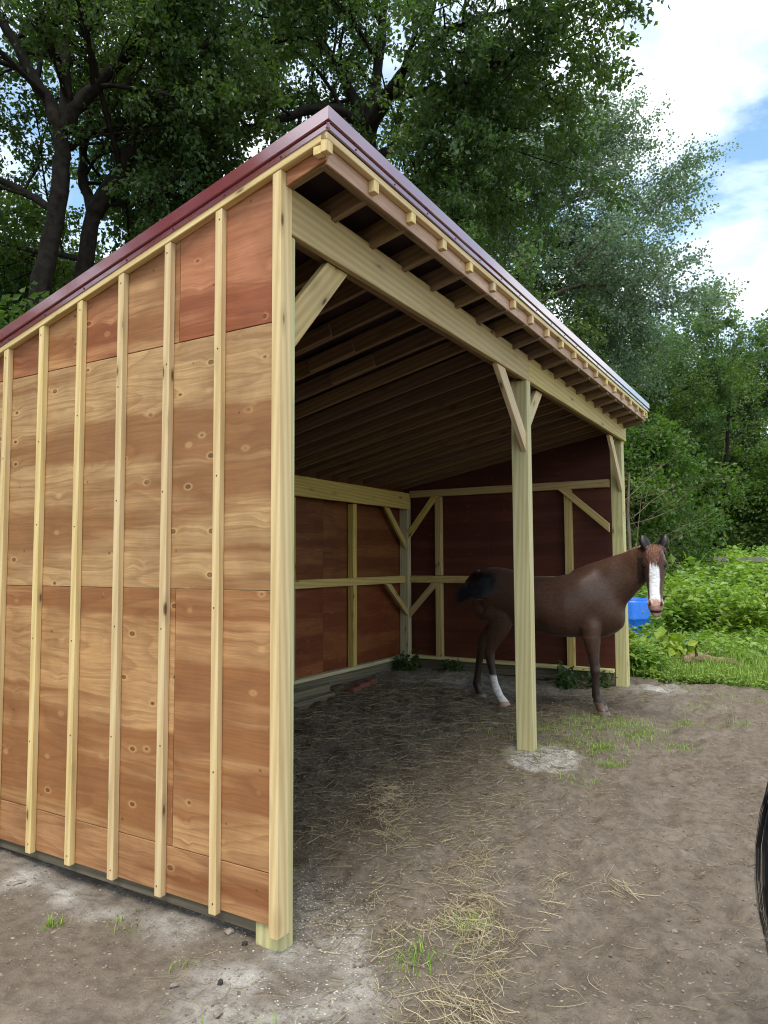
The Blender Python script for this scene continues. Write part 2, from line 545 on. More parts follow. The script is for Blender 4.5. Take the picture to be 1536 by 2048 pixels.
def lime_amount(x, y):
    wx = x + 0.10 * (vnoise(x * 5 + 30, y * 5 + 30, 6) - 0.5) * 2
    wy = y + 0.10 * (vnoise(x * 5 + 70, y * 5 + 30, 7) - 0.5) * 2
    a = 0 * x
    d = np.hypot(wx + 0.10, (wy + 0.05) * 1.0)
    ring = np.exp(-((d - 0.36) / 0.085) ** 2) * sstep(-(wx * 0.3 + wy), -0.25, 0.2)
    a = np.maximum(a, ring * 0.5)
    a = np.maximum(a, 0.8 * np.exp(-((np.hypot(wx + 0.24, wy - 0.02)) / 0.14) ** 2))
    a = np.maximum(a, 0.8 * np.exp(-((np.hypot(wx - 0.08, wy + 0.05)) / 0.09) ** 2))
    a = np.maximum(a, 0.75 * (np.hypot((wx - 3.18), (wy + 0.05) * 0.8) < 0.33) * 1.0 * sstep(0.36 - np.hypot(wx - 3.18, (wy + 0.05) * 0.8), 0, 0.12))
    a = np.maximum(a, 0.9 * np.exp(-(np.hypot((wx - 7.0) * 0.8, wy + 0.28) / 0.28) ** 2))
    for yy, am in ((0.95, 0.5), (1.35, 0.75), (1.65, 0.8), (2.1, 0.7), (0.6, 0.45)):
        a = np.maximum(a, am * np.exp(-(((wx + 0.09) / 0.10) ** 2 + ((wy - yy) / 0.16) ** 2)))
    a = np.maximum(a, 0.35 * np.exp(-(np.hypot(wx - 0.42, wy - 0.2) / 0.3) ** 2))
    a = np.maximum(a, 0.45 * np.exp(-(((wx - 6.3) / 0.5) ** 2 + ((wy - 1.9) / 1.3) ** 2)))
    return a


ga = green_amount(GX, GY)
la = lime_amount(GX, GY)
# stall litter inside, darkened further to imitate the shade under the roof, paler packed silt on the left
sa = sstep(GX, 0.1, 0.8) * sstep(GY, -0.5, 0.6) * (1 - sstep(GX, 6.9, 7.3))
mt, nt, b, out = new_mat('soil')
geo = nd(nt, 'ShaderNodeNewGeometry')
P = geo.outputs['Position']
at = lambda n: nd(nt, 'ShaderNodeAttribute', attribute_name=n).outputs['Fac']
n1 = noise(nt, P, 1.4, 4, 0.6)
n2 = noise(nt, P, 14.0, 5, 0.65)
n3 = noise(nt, P, 90.0, 4, 0.7)
soil = mixc(nt, ramp(nt, n1, [(0.35, 0.0), (0.65, 1.0)]), (0.165, 0.132, 0.100), (0.220, 0.183, 0.145))
soil = mixc(nt, math_(nt, 'MULTIPLY', ramp(nt, noise(nt, P, 4.5, 6, 0.7), [(0.40, 0.0), (0.60, 1.0)]), 0.45), soil, (0.115, 0.092, 0.070))
soil = mixc(nt, math_(nt, 'MULTIPLY', ramp(nt, n2, [(0.38, 1.0), (0.58, 0.0)]), 0.6), soil, (0.090, 0.073, 0.058))
soil = mixc(nt, math_(nt, 'MULTIPLY', ramp(nt, n3, [(0.55, 0.0), (0.75, 1.0)]), 0.45), soil, (0.30, 0.26, 0.22))
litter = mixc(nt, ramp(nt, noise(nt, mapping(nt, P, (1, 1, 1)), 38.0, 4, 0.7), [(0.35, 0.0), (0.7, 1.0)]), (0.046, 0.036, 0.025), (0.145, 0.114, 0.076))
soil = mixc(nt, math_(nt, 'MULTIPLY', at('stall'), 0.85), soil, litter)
limef = math_(nt, 'MULTIPLY', at('lime'), ramp(nt, math_(nt, 'ADD', math_(nt, 'MULTIPLY', n2, 0.6), math_(nt, 'MULTIPLY', n3, 0.4)), [(0.34, 0.10), (0.54, 1.0)]))
soil = mixc(nt, limef, soil, (0.50, 0.48, 0.44))
turf = mixc(nt, ramp(nt, n2, [(0.3, 0.0), (0.7, 1.0)]), (0.040, 0.060, 0.018), (0.090, 0.120, 0.032))
soil = mixc(nt, at('green'), soil, turf)
nt.links.new(soil, b.inputs['Base Color'])
b.inputs['Roughness'].default_value = 0.95
b.inputs['Specular IOR Level'].default_value = 0.1
bump(nt, b, math_(nt, 'ADD', n2, math_(nt, 'MULTIPLY', n3, 0.7)), 0.95, 0.02)
M['soil'] = mt
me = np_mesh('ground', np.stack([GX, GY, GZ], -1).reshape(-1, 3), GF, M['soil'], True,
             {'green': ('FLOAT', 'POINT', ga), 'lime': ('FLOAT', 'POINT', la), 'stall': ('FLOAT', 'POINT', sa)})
tag(link('ground', me), kind='structure', label='bare grey brown trodden soil of the paddock')

# ------------------------------------------------------------------ the shed
SHED = tag(empty('horse_shed', (0, 0, 0)), 'open fronted plywood horse shed with pale battens and dark red metal roof', 'shed')
W, D = 6.97, 3.26
Z0, S0 = 3.448, 0.2475            # underside of the rake strip on the battened side


def lerp(a, b, t):
    return a + (b - a) * t


def zbot(x, y):
    t = x / W
    return lerp(3.385, 3.345, t) - lerp(0.247, 0.187, t) * y


def ztop(x, y):
    return zbot(x, y) + 0.118


def side_top(y):
    return Z0 - S0 * y


rs = random.Random(4)
# plywood sheets of the near side: a wall panel is a five-cornered sheet cut to the slope
def side_sheet(y0, y1, z0, z1, tint, sloped=False, x0=0.0, x1=0.012):
    za, zb = (side_top(y0) + 0.03, side_top(y1) + 0.03) if sloped else (z1, z1)
    o = hexa('plywood_sheet', SHED, M['ply_y'], [(x0, y0, z0), (x1, y0, z0), (x1, y1, z0), (x0, y1, z0),
                                                 (x0, y0, za), (x1, y0, za), (x1, y1, zb), (x0, y1, zb)], 0.0015)
    o.color = (*tint, 1)
    return o


def seam(z):
    return z


G = 0.0035
YJ = 0.655
side_sheet(0.012, D, 0.105, 0.322, (0.88, 0.74, 0.68))
side_sheet(0.012, YJ - G / 2, 0.326, 1.542, (1.04, 0.95, 0.87))
side_sheet(YJ + G / 2, D, 0.326, 1.542, (1.03, 0.95, 0.85))
side_sheet(0.012, 2.45, 1.545, 2.762, (1.02, 1.04, 1.0))
side_sheet(2.453, D, 1.545, 2.60, (1.05, 1.0, 0.96))
side_sheet(0.012, YJ - G / 2, 2.766, 0, (0.98, 0.66, 0.66), True)
side_sheet(YJ + G / 2, 1.05, 2.766, 0, (1.02, 0.96, 0.92), True)
side_sheet(1.0535, 1.39, 2.766, 0, (0.92, 0.66, 0.62), True)
side_sheet(1.3935, 1.73, 2.766, 0, (1.0, 0.84, 0.74), True)
side_sheet(1.7335, 2.06, 2.766, 0, (0.88, 0.62, 0.60), True)
side_sheet(2.0635, 2.40, 2.766, 0, (0.9, 0.7, 0.65), True)

def screw_mesh(name='screw', r=0.0055, d=0.006, n=6):
    bm = bmesh.new()
    bmesh.ops.create_cone(bm, segments=n, radius1=r, radius2=r * 0.85, depth=d, cap_ends=True)
    me = bpy.data.meshes.new(name)
    bm.to_mesh(me)
    bm.free()
    me.materials.append(M['dark_metal'])
    return me


SCR = screw_mesh()
NAIL = screw_mesh('nail', 0.0042, 0.002, 8)

# battens on the near side
BW, BT = 0.043, 0.036
BY = [0.365, 0.708, 1.053, 1.386, 1.722, 2.058, 2.394, 2.73, 3.06]
for i, y in enumerate(BY):
    z1 = side_top(y) - 0.001
    zb = 0.095 + rs.uniform(-0.006, 0.012)
    lean = rs.uniform(-0.004, 0.004)
    bt = board('batten', SHED, M['pine'], (-BT / 2 - 0.0005, y + lean, zb), (-BT / 2 - 0.0005, y, z1), BT, BW, up=(0, 1, 0), cut1=-S0 * BW)
    for k in range(6):
        nl = link('nail', NAIL, None, bt)
        nl.location = (0.05 + (z1 - zb - 0.10) * (k + rs.uniform(-0.1, 0.1) * (0 < k < 5)) / 5, -BT / 2 - 0.0006, rs.uniform(-0.008, 0.008))
        nl.rotation_euler = (R(90), 0, 0)
# corner trim of the near post, and the strip under the roof edge
board('corner_trim', SHED, M['pine'], (0.0055, 0.011, 0.075), (0.0055, 0.011, side_top(0.011) - 0.001), 0.083, 0.050, up=(0, 1, 0), cut1=-S0 * 0.05)
board('rake_strip', SHED, M['pine'], (-0.0195, -0.266, side_top(-0.266) + 0.0175), (-0.0195, D + 0.12, side_top(D + 0.12) + 0.0175), 0.039, 0.034)
# plywood filler under the near eave end
ya_, yb_ = -0.234, -0.016
o = hexa('plywood_sheet', SHED, M['ply_y'], [(0.0, ya_, 3.445), (0.012, ya_, 3.445), (0.012, yb_, 3.385), (0.0, yb_, 3.385),
                                             (0.0, ya_, side_top(ya_) + 0.01), (0.012, ya_, side_top(ya_) + 0.01), (0.012, yb_, side_top(yb_) + 0.01), (0.0, yb_, side_top(yb_) + 0.01)], 0.0015)
o.color = (1.1, 0.78, 0.74, 1)
# dark foundation plank below the sheets
board('skirt_board', SHED, M['grey_board'], (0.035, 0.10, 0.085), (0.035, D, 0.085), 0.03, 0.075)

# posts
def post(x0, x1, y0, y1, z0, z1):
    return board('post', SHED, M['treated'], ((x0 + x1) / 2, (y0 + y1) / 2, z0), ((x0 + x1) / 2, (y0 + y1) / 2, z1), x1 - x0, y1 - y0, up=(0, 1, 0), bev=0.005)


post(0.013, 0.100, 0.006, 0.150, -0.15, 3.18)
post(3.245, 3.335, 0.000, 0.146, -0.05, 3.19)
post(6.955, 7.045, 0.060, 0.205, -0.1, 3.20)
post(0.02, 0.11, D - 0.15, D - 0.01, -0.1, 2.6)
post(3.25, 3.34, D - 0.15, D - 0.01, -0.1, 2.6)
post(6.80, 6.90, D - 0.15, D - 0.01, -0.1, 2.62)

# header: two boards with a joint over the middle post, doubled on the inside
HB, HT = 3.187, 3.406
hm = (HB + HT) / 2
board('header_beam', SHED, M['header'], (0.046, 0.018, hm), (3.297, 0.018, hm), 0.040, HT - HB, bev=0.004)
board('header_beam', SHED, M['header'], (3.300, 0.019, hm + 0.002), (7.02, 0.030, hm + 0.004), 0.040, HT - HB, bev=0.004)
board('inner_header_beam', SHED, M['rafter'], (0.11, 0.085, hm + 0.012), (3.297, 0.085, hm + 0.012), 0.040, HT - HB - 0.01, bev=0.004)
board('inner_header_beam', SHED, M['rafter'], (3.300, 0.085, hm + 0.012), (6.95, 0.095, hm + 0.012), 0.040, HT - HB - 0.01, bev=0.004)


def knee(p0, p1, w, t, up, name='knee_brace', mat='header', vert0=True):
    """brace between an upright (p0 end, plumb cut) and a level beam (p1 end, level cut)"""
    d = Vector(p1) - Vector(p0)
    hz = math.hypot(d.x, d.y)
    ang = math.atan2(abs(d.z), hz)
    # plumb cut at p0, level cut at p1
    c0 = w * math.tan(ang) if vert0 else 0
    c1 = -w / math.tan(ang)
    return board(name, SHED, M[mat], p0, p1, t, w, up=up, cut0=c0, cut1=c1)


knee((0.101, 0.058, 2.74), (0.50, 0.058, 3.187), 0.14, 0.038, (0, 0, 1), mat='header')
knee((3.245, 0.035, 2.66), (2.70, 0.035, 3.187), 0.12, 0.040, (0, 0, 1), mat='pine')
knee((3.335, 0.075, 2.76), (3.74, 0.075, 3.187), 0.12, 0.038, (0, 0, 1), mat='pine')
knee((6.955, 0.080, 2.62), (6.42, 0.080, 3.19), 0.12, 0.038, (0, 0, 1), mat='pine')

# rafters, roof deck in sheets, metal roof
XR = [0.035 + 0.3625 * i for i in range(20)]
XR[-1] = 6.90
YB = D + 0.18
for i, x in enumerate(XR):
    h = ztop(x, 0) - zbot(x, 0)
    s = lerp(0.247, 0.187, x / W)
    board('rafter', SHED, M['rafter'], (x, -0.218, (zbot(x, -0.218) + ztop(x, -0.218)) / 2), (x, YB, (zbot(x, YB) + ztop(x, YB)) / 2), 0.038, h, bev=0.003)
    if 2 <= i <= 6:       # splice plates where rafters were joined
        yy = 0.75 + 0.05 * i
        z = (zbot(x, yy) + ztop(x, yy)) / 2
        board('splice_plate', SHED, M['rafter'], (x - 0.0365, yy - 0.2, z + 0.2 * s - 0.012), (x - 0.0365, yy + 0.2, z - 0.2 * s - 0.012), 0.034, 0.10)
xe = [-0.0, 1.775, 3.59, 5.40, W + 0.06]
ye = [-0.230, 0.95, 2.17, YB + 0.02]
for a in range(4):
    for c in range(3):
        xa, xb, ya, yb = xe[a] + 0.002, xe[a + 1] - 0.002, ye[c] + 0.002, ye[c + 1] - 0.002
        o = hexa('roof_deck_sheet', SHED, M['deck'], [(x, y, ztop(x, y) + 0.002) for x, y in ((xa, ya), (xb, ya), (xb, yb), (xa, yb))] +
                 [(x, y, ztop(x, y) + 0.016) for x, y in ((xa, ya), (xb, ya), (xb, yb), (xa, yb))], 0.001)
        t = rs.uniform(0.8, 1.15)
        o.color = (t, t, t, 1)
# ribbed metal panels
for a in range(8):
    xa, xb = -0.03 + a * 0.888, -0.03 + (a + 1) * 0.888 - 0.004
    prof = []
    for q in range(4):
        c = xa + (q + 0.5) * (xb - xa) / 4
        prof += [(c - 0.10, 0), (c - 0.022, 0), (c - 0.012, 0.019), (c + 0.012, 0.019), (c + 0.022, 0), (c + 0.10, 0)]
    V, F = [], []
    for y in (-0.262, YB + 0.06):
        for dz in (0.062, 0.060):
            V += [(x, y, ztop(x, y) + dz + h) for x, h in prof]
    n = len(prof)
    for q in range(n - 1):
        F += [(q, q + 1, 2 * n + q + 1, 2 * n + q), (n + q, 3 * n + q, 3 * n + q + 1, n + q + 1)]
    F += [(q, n + q, n + q + 1, q + 1) for q in range(n - 1)]
    link('roof_panel', np_mesh('roof_panel', V, F, M['red_metal']), None, SHED)


def sweep(name, prof, p0, p1, frame, mat):
    """open sheet-metal profile given as (out, up) pairs, swept from p0 to p1 with a little thickness"""
    p0, p1 = Vector(p0), Vector(p1)
    ou, up = Vector(frame[0]), Vector(frame[1])
    V, F = [], []
    n = len(prof)
    for p in (p0, p1):
        for a, c in prof:
            V.append(p + ou * a + up * c)
    for p in (p0, p1):
        for a, c in prof:
            V.append(p + ou * (a - 0.0015) + up * (c - 0.0012))
    for q in range(n - 1):
        F += [(q, q + 1, n + q + 1, n + q), (2 * n + q, 3 * n + q, 3 * n + q + 1, 2 * n + q + 1)]
    F += [(0, n, 3 * n, 2 * n), (n - 1, 3 * n - 1, 4 * n - 1, 2 * n - 1)]
    return link(name, np_mesh(name, V, F, mat), None, SHED)


# metal edge trim: top flange, tall face, a tucked-back step and a short lower lip with screws
PROF = [(-0.14, 0.096), (0.0, 0.096), (0.001, 0.036), (-0.016, 0.031), (-0.016, 0.026), (-0.008, 0.024), (-0.008, 0.001), (-0.014, -0.002)]
y0r, y1r = -0.287, YB + 0.06
st = lambda y: side_top(y) + 0.0345
RK = sweep('rake_trim', PROF, (-0.052, y0r, st(y0r)), (-0.052, y1r, st(y1r)), ((-1, 0, 0), (0, 0, 1)), M['red_metal'])
zf0, zf1 = st(y0r), st(y0r) - 0.004
EV = sweep('eave_trim', [(-0.14, 0.062)] + PROF[1:], (-0.0525, y0r, zf0), (W + 0.05, y0r, zf1), ((0, -1, 0), (0, 0, 1)), M['red_metal'])
sweep('rake_trim', PROF, (W + 0.05, y0r, zf1), (W + 0.05, y1r, ztop(W, y1r) + 0.03), ((1, 0, 0), (0, 0, 1)), M['red_metal'])


for i in range(9):
    y = -0.02 + i * 0.34
    o = link('screw', SCR, None, RK)
    o.location = (-0.044, y, st(y) + 0.012)
    o.rotation_euler = (0, R(90), 0)
for i in range(20):
    x = 0.18 + i * 0.36
    o = link('screw', SCR, None, EV)
    o.location = (x, y0r + 0.008, zf0 + 0.012)
    o.rotation_euler = (R(90), 0, 0)

# fascia of the front eave: plywood strips, a pine strip on top and short batten blocks
yf = -0.235
for xa, xb in ((0.014, 2.43), (2.434, 4.87), (4.874, W + 0.05)):
    o = hexa('fascia_sheet', SHED, M['ply_fascia'], [(xa, yf, 3.432), (xb, yf, 3.432), (xb, yf + 0.012, 3.432), (xa, yf + 0.012, 3.432),
                                                 (xa, yf, 3.545), (xb, yf, 3.545), (xb, yf + 0.012, 3.545), (xa, yf + 0.012, 3.545)], 0.0015)
    o.color = (1.3, 1.25, 1.25, 1)
board('fascia_strip', SHED, M['pine'], (-0.039, yf - 0.0185, 3.5285), (3.45, yf - 0.0185, 3.5285), 0.0355, 0.034)
board('fascia_strip', SHED, M['pine'], (3.453, yf - 0.0185, 3.5285), (W + 0.0, yf - 0.0185, 3.5265), 0.0355, 0.034)
board('fascia_backer', SHED, M['rafter'], (0.02, -0.2035, 3.452), (W - 0.02, -0.2035, 3.449), 0.036, 0.044)
for i in range(20):
    x = 0.001 + i * 0.3775 if i else -0.0165
    if i == 19:
        x = W - 0.02
    zb = 3.454 + rs.uniform(-0.005, 0.005)
    board('fascia_block', SHED, M['pine'], (x, yf - 0.0180, zb), (x, yf - 0.0180, 3.5112), 0.044 if i else 0.045, 0.0355, up=(0, 1, 0), bev=0.002)
box('fascia_block', SHED, M['pine'], -0.038, -0.001, -0.2345, -0.195, 3.456, 3.494, 0.002)

# inside of the back wall: sheets, beam, girt, plate, studs and braces
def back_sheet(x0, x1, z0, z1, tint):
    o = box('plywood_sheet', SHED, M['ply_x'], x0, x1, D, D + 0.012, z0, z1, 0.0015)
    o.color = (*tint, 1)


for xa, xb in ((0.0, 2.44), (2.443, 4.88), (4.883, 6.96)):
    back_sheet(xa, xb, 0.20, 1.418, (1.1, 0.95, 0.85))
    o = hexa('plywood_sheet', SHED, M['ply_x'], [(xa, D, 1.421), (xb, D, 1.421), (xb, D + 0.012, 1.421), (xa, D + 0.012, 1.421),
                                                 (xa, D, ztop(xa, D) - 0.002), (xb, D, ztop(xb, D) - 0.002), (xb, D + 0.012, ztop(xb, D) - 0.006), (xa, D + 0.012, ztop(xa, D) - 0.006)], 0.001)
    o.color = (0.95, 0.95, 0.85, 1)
fr = 'rafter'
board('back_beam', SHED, M['header'], (0.1, D - 0.17, 2.545), (6.79, D - 0.17, 2.545), 0.04, 0.235)
board('girt', SHED, M['header'], (0.02, D - 0.055, 1.405), (6.80, D - 0.055, 1.405), 0.09, 0.10)
board('wall_plate', SHED, M['treated'], (0.11, D - 0.055, 0.285), (6.80, D - 0.055, 0.285), 0.09, 0.045)
board('skirt_board', SHED, M['grey_board'], (0.11, D - 0.03, 0.185), (6.80, D - 0.03, 0.185), 0.035, 0.14)
for x in (1.1, 2.3, 4.15, 5.46):
    board('stud', SHED, M['header'], (x, D - 0.055, 0.308), (x, D - 0.055, 1.355), 0.088, 0.085, up=(1, 0, 0))
    board('stud', SHED, M['header'], (x, D - 0.055, 1.456), (x, D - 0.055, 2.427), 0.088, 0.085, up=(1, 0, 0))
knee((6.80, D - 0.11, 1.90), (6.25, D - 0.11, 2.427), 0.085, 0.038, (0, 0, 1), mat='header')
knee((6.80, D - 0.125, 0.93), (6.25, D - 0.125, 1.354), 0.085, 0.038, (0, 0, 1), mat='header')

# inside of the far end wall
def end_sheet(y0, y1, z0, z1, tint, slope=False):
    za, zb = (zbot(W, y0) + 0.10, zbot(W, y1) + 0.10) if slope else (z1, z1)
    x0, x1 = W - 0.02, W - 0.008
    o = hexa('plywood_sheet', SHED, M['ply_in'], [(x0, y0, z0), (x1, y0, z0), (x1, y1, z0), (x0, y1, z0),
                                                  (x0, y0, za), (x1, y0, za), (x1, y1, zb), (x0, y1, zb)], 0.0015)
    o.color = (*tint, 1)


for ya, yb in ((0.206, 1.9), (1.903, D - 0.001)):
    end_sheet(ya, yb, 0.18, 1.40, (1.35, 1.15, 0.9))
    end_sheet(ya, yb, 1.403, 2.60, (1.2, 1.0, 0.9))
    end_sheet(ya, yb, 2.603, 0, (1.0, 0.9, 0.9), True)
XE = W - 0.065
board('girt', SHED, M['header'], (XE, 0.21, 2.655), (XE, D - 0.15, 2.655), 0.088, 0.10)
board('girt', SHED, M['header'], (XE, 0.21, 1.410), (XE, D - 0.15, 1.405), 0.088, 0.10)
board('wall_plate', SHED, M['treated'], (XE, 0.21, 0.275), (XE, D - 0.15, 0.285), 0.088, 0.045)
board('skirt_board', SHED, M['grey_board'], (W - 0.035, 0.21, 0.175), (W - 0.035, D - 0.15, 0.185), 0.03, 0.13)
for y in (0.75, 2.65):
    board('stud', SHED, M['header'], (XE, y, 0.30), (XE, y, 1.358), 0.086, 0.09, up=(0, 1, 0))
    board('stud', SHED, M['header'], (XE, y, 1.462), (XE, y, 2.603), 0.086, 0.09, up=(0, 1, 0))
XK = W - 0.13
knee((XK, D - 0.15, 2.06), (XK, 2.68, 2.604), 0.085, 0.036, (0, 0, 1), mat='header')
knee((XK, D - 0.15, 0.90), (XK, 2.68, 1.357), 0.085, 0.036, (0, 0, 1), mat='header')
knee((XK, 0.206, 2.08), (XK, 0.80, 2.604), 0.085, 0.036, (0, 0, 1), mat='header')
# outer skin and corner trims of the far end
end_out = hexa('plywood_sheet', SHED, M['ply_y'], [(W + 0.02, 0.21, 0.1), (W + 0.032, 0.21, 0.1), (W + 0.032, D, 0.1), (W + 0.02, D, 0.1),
                                                   (W + 0.02, 0.21, zbot(W, 0.21) + 0.1), (W + 0.032, 0.21, zbot(W, 0.21) + 0.1), (W + 0.032, D, zbot(W, D) + 0.1), (W + 0.02, D, zbot(W, D) + 0.1)], 0.0015)
board('corner_trim', SHED, M['pine'], (7.064, 0.085, 0.07), (7.064, 0.085, 3.33), 0.036, 0.05, up=(0, 1, 0))
board('corner_trim', SHED, M['pine'], (7.102, 0.088, 0.075), (7.102, 0.088, 3.33), 0.036, 0.045, up=(0, 1, 0))
for y in (0.55, 1.0, 1.5, 2.0, 2.5, 3.0):
    board('batten', SHED, M['pine'], (W + 0.051, y, 0.1), (W + 0.051, y, zbot(W, y) + 0.08), BT, BW, up=(0, 1, 0))

# ------------------------------------------------------------------ trees
_JR = np.random.RandomState(1)


def tubes_mesh(name, tubes, mat):
    """tubes: list of (points, radii, sides) joined into one branching skeleton"""
    VV, FF, off = [], [], 0
    for pts, rad, ns in tubes:
        pts = np.asarray(pts, float)
        n = len(pts)
        t = np.gradient(pts, axis=0)
        t /= np.linalg.norm(t, axis=1, keepdims=True) + 1e-9
        ref = np.array([0.31, 0.23, 0.92]) if abs(t[0][2]) < 0.8 else np.array([0.9, 0.3, 0.1])
        a = np.cross(t, ref)
        a /= np.linalg.norm(a, axis=1, keepdims=True) + 1e-9
        c = np.cross(t, a)
        th = np.arange(ns) * 2 * np.pi / ns
        rj = np.asarray(rad)[:, None, None] * (1 + (0.10 * np.sin(th * 3 + len(VV)) + 0.06 * _JR.normal(0, 1, (n, ns)))[:, :, None] * (ns >= 7))
        ring = pts[:, None, :] + rj * (a[:, None, :] * np.cos(th)[None, :, None] + c[:, None, :] * np.sin(th)[None, :, None])
        VV.append(ring.reshape(-1, 3))
        i = np.arange(n * ns).reshape(n, ns) + off
        j = np.roll(i, -1, axis=1)
        FF.append(np.stack([i[:-1], j[:-1], j[1:], i[1:]], -1).reshape(-1, 4))
        off += n * ns
    return np_mesh(name, np.concatenate(VV), np.concatenate(FF), mat, True)


def bend(rng, p, d, length, n, wob, lift):
    pts = [np.array(p, float)]
    d = np.array(d, float)
    for i in range(n):
        d = d + rng.normal(0, wob, 3) + np.array([0, 0, lift])
        d /= np.linalg.norm(d)
        pts.append(pts[-1] + d * length / n)
    return np.array(pts)


def grow(rng, pts, r0, r1, lv, spec, tubes, twigs):
    n = len(pts)
    if lv < len(spec) or lv < 3 or spec[-1].get('show', True):
        tubes.append((pts, np.linspace(r0, r1, n), (9, 7, 5, 4, 3)[min(lv, 4)] if lv < len(spec) else 3))
    if lv == len(spec):
        twigs.append(pts)
        return
    s = spec[lv]
    seg = np.linalg.norm(np.diff(pts, axis=0), axis=1)
    cum = np.concatenate([[0], np.cumsum(seg)])
    for k in range(s['n']):
        f = s['from'] + (1 - s['from']) * (k + rng.rand()) / s['n']
        if k == s['n'] - 1:
            f = 1.0
        L = f * cum[-1]
        i = min(np.searchsorted(cum, L, side='right') - 1, n - 2)
        q = (L - cum[i]) / max(seg[i], 1e-6)
        p = pts[i] * (1 - q) + pts[i + 1] * q
        t = (pts[i + 1] - pts[i]) / max(seg[i], 1e-6)
        rnd = rng.normal(0, 1, 3)
        rnd -= t * rnd.dot(t)
        rnd /= np.linalg.norm(rnd) + 1e-9
        ang = rng.uniform(*s['ang'])
        if f == 1.0:
            ang *= 0.4
        d = t * math.cos(ang) + rnd * math.sin(ang)
        d[2] += s.get('lift', 0.0)
        d /= np.linalg.norm(d)
        ln = s['len'] * rng.uniform(0.7, 1.25) * (1.0 - 0.35 * f * s.get('taper', 1.0))
        rr = max(0.003, (r0 + (r1 - r0) * f) * s.get('rad', 0.6))
        grow(rng, bend(rng, p, d, ln, s.get('seg', 4), s.get('wob', 0.12), s.get('bow', 0.0)), rr, rr * 0.45, lv + 1, spec, tubes, twigs)


def leaves_mesh(rng, name, twigs, per, size, mat, spread=0.10, droop=0.35, aspect=0.62, clump=None, flat=0.5):
    T = np.array(twigs)                      # (m,k,3)
    m_, k_ = T.shape[0], T.shape[1]
    n = m_ * per
    ti = np.repeat(np.arange(m_), per)
    u = rng.rand(n) * (k_ - 1) * 0.999
    i = u.astype(int)
    q = (u - i)[:, None]
    P = T[ti, i] * (1 - q) + T[ti, i + 1] * q
    tan = T[ti, -1] - T[ti, 0]
    tan /= np.linalg.norm(tan, axis=1, keepdims=True) + 1e-9
    P = P + rng.normal(0, spread, (n, 3))
    d = tan * 0.5 + rng.normal(0, 0.75, (n, 3))
    d[:, 2] -= droop
    d /= np.linalg.norm(d, axis=1, keepdims=True)
    nr = rng.normal(0, 1, (n, 3)) * (1 - flat)
    nr[:, 2] += flat
    side = np.cross(d, nr)
    side /= np.linalg.norm(side, axis=1, keepdims=True) + 1e-9
    nn = np.cross(side, d)
    L = size * rng.uniform(0.65, 1.3, n)[:, None]
    Wd = L * aspect * 0.5
    fold = Wd * 0.35
    mid = P + d * L * 0.45
    V = np.stack([P, mid + side * Wd + nn * fold, P + d * L - nn * L * 0.08, mid - side * Wd + nn * fold], 1).reshape(-1, 3)
    b = np.arange(n)[:, None] * 4
    F = np.concatenate([b + np.array([[0, 1, 2]]), b + np.array([[0, 2, 3]])], 1).reshape(-1, 3)
    rv = np.clip(rng.rand(n) * 0.7 + 0.3 * np.repeat(rng.rand(m_), per), 0, 1)
    return np_mesh(name, V, F, mat, False, {'rnd': ('FLOAT', 'FACE', np.repeat(rv, 2))})


def make_tree(name, seed, limbs, spec, leaf, per, size, bark='bark', spread=0.10, droop=0.35, aspect=0.62, flat=0.5, base=None):
    """limbs: (points, r0, r1, branching?)"""
    rng = np.random.RandomState(seed)
    tubes, twigs = [], []
    base = np.array(base if base is not None else limbs[0][0][0], float)
    for pts, r0, r1, br in limbs:
        pts = np.asarray(pts, float) - base
        # resample with a smooth curve so trunks do not kink
        t = np.linspace(0, len(pts) - 1, (len(pts) - 1) * 4 + 1)
        k = np.arange(len(pts))
        sm = np.stack([np.interp(t, k, pts[:, a]) for a in range(3)], 1)
        for _ in range(3):
            sm[1:-1] = sm[1:-1] * 0.5 + (sm[:-2] + sm[2:]) * 0.25
        sm[1:-1] += rng.normal(0, 0.02, sm[1:-1].shape)
        if br:
            grow(rng, sm, r0, r1, 0, spec if br is True else spec[br:], tubes, twigs)
        else:
            tubes.append((sm, np.linspace(r0, r1, len(sm)), 12))
    root = empty(name, base)
    link('trunk', tubes_mesh(name + '_trunk', tubes, M[bark]), None, root)
    if twigs:
        link('crown', leaves_mesh(rng, name + '_crown', twigs, per, size, M[leaf], spread, droop, aspect, flat=flat), None, root)
    return root


def copy_tree(src, loc, rz, sc):
    r = src.copy()
    COL.objects.link(r)
    r.location = loc
    r.rotation_euler = (0, 0, rz)
    r.scale = (sc, sc, sc)
    for ch in src.children:
        c = ch.copy()
        COL.objects.link(c)
        c.parent = r
    return r


def on_ground(p):
    p = np.array(p, float)
    p[2] = gz(p[0], p[1]) - 0.05
    return p


def px(depth, *uv):
    return [ray(u, v, depth + (dd[0] if dd else 0)) for u, v, *dd in uv]


SPEC = [dict(n=9, **{'from': 0.15}, ang=(0.6, 1.25), len=2.3, rad=0.42, seg=5, wob=0.13, lift=0.05),
        dict(n=7, **{'from': 0.15}, ang=(0.5, 1.1), len=1.05, rad=0.5, seg=4, wob=0.15, bow=-0.02),
        dict(n=6, **{'from': 0.1}, ang=(0.4, 1.1), len=0.55, rad=0.5, seg=3, wob=0.18, bow=-0.06)]

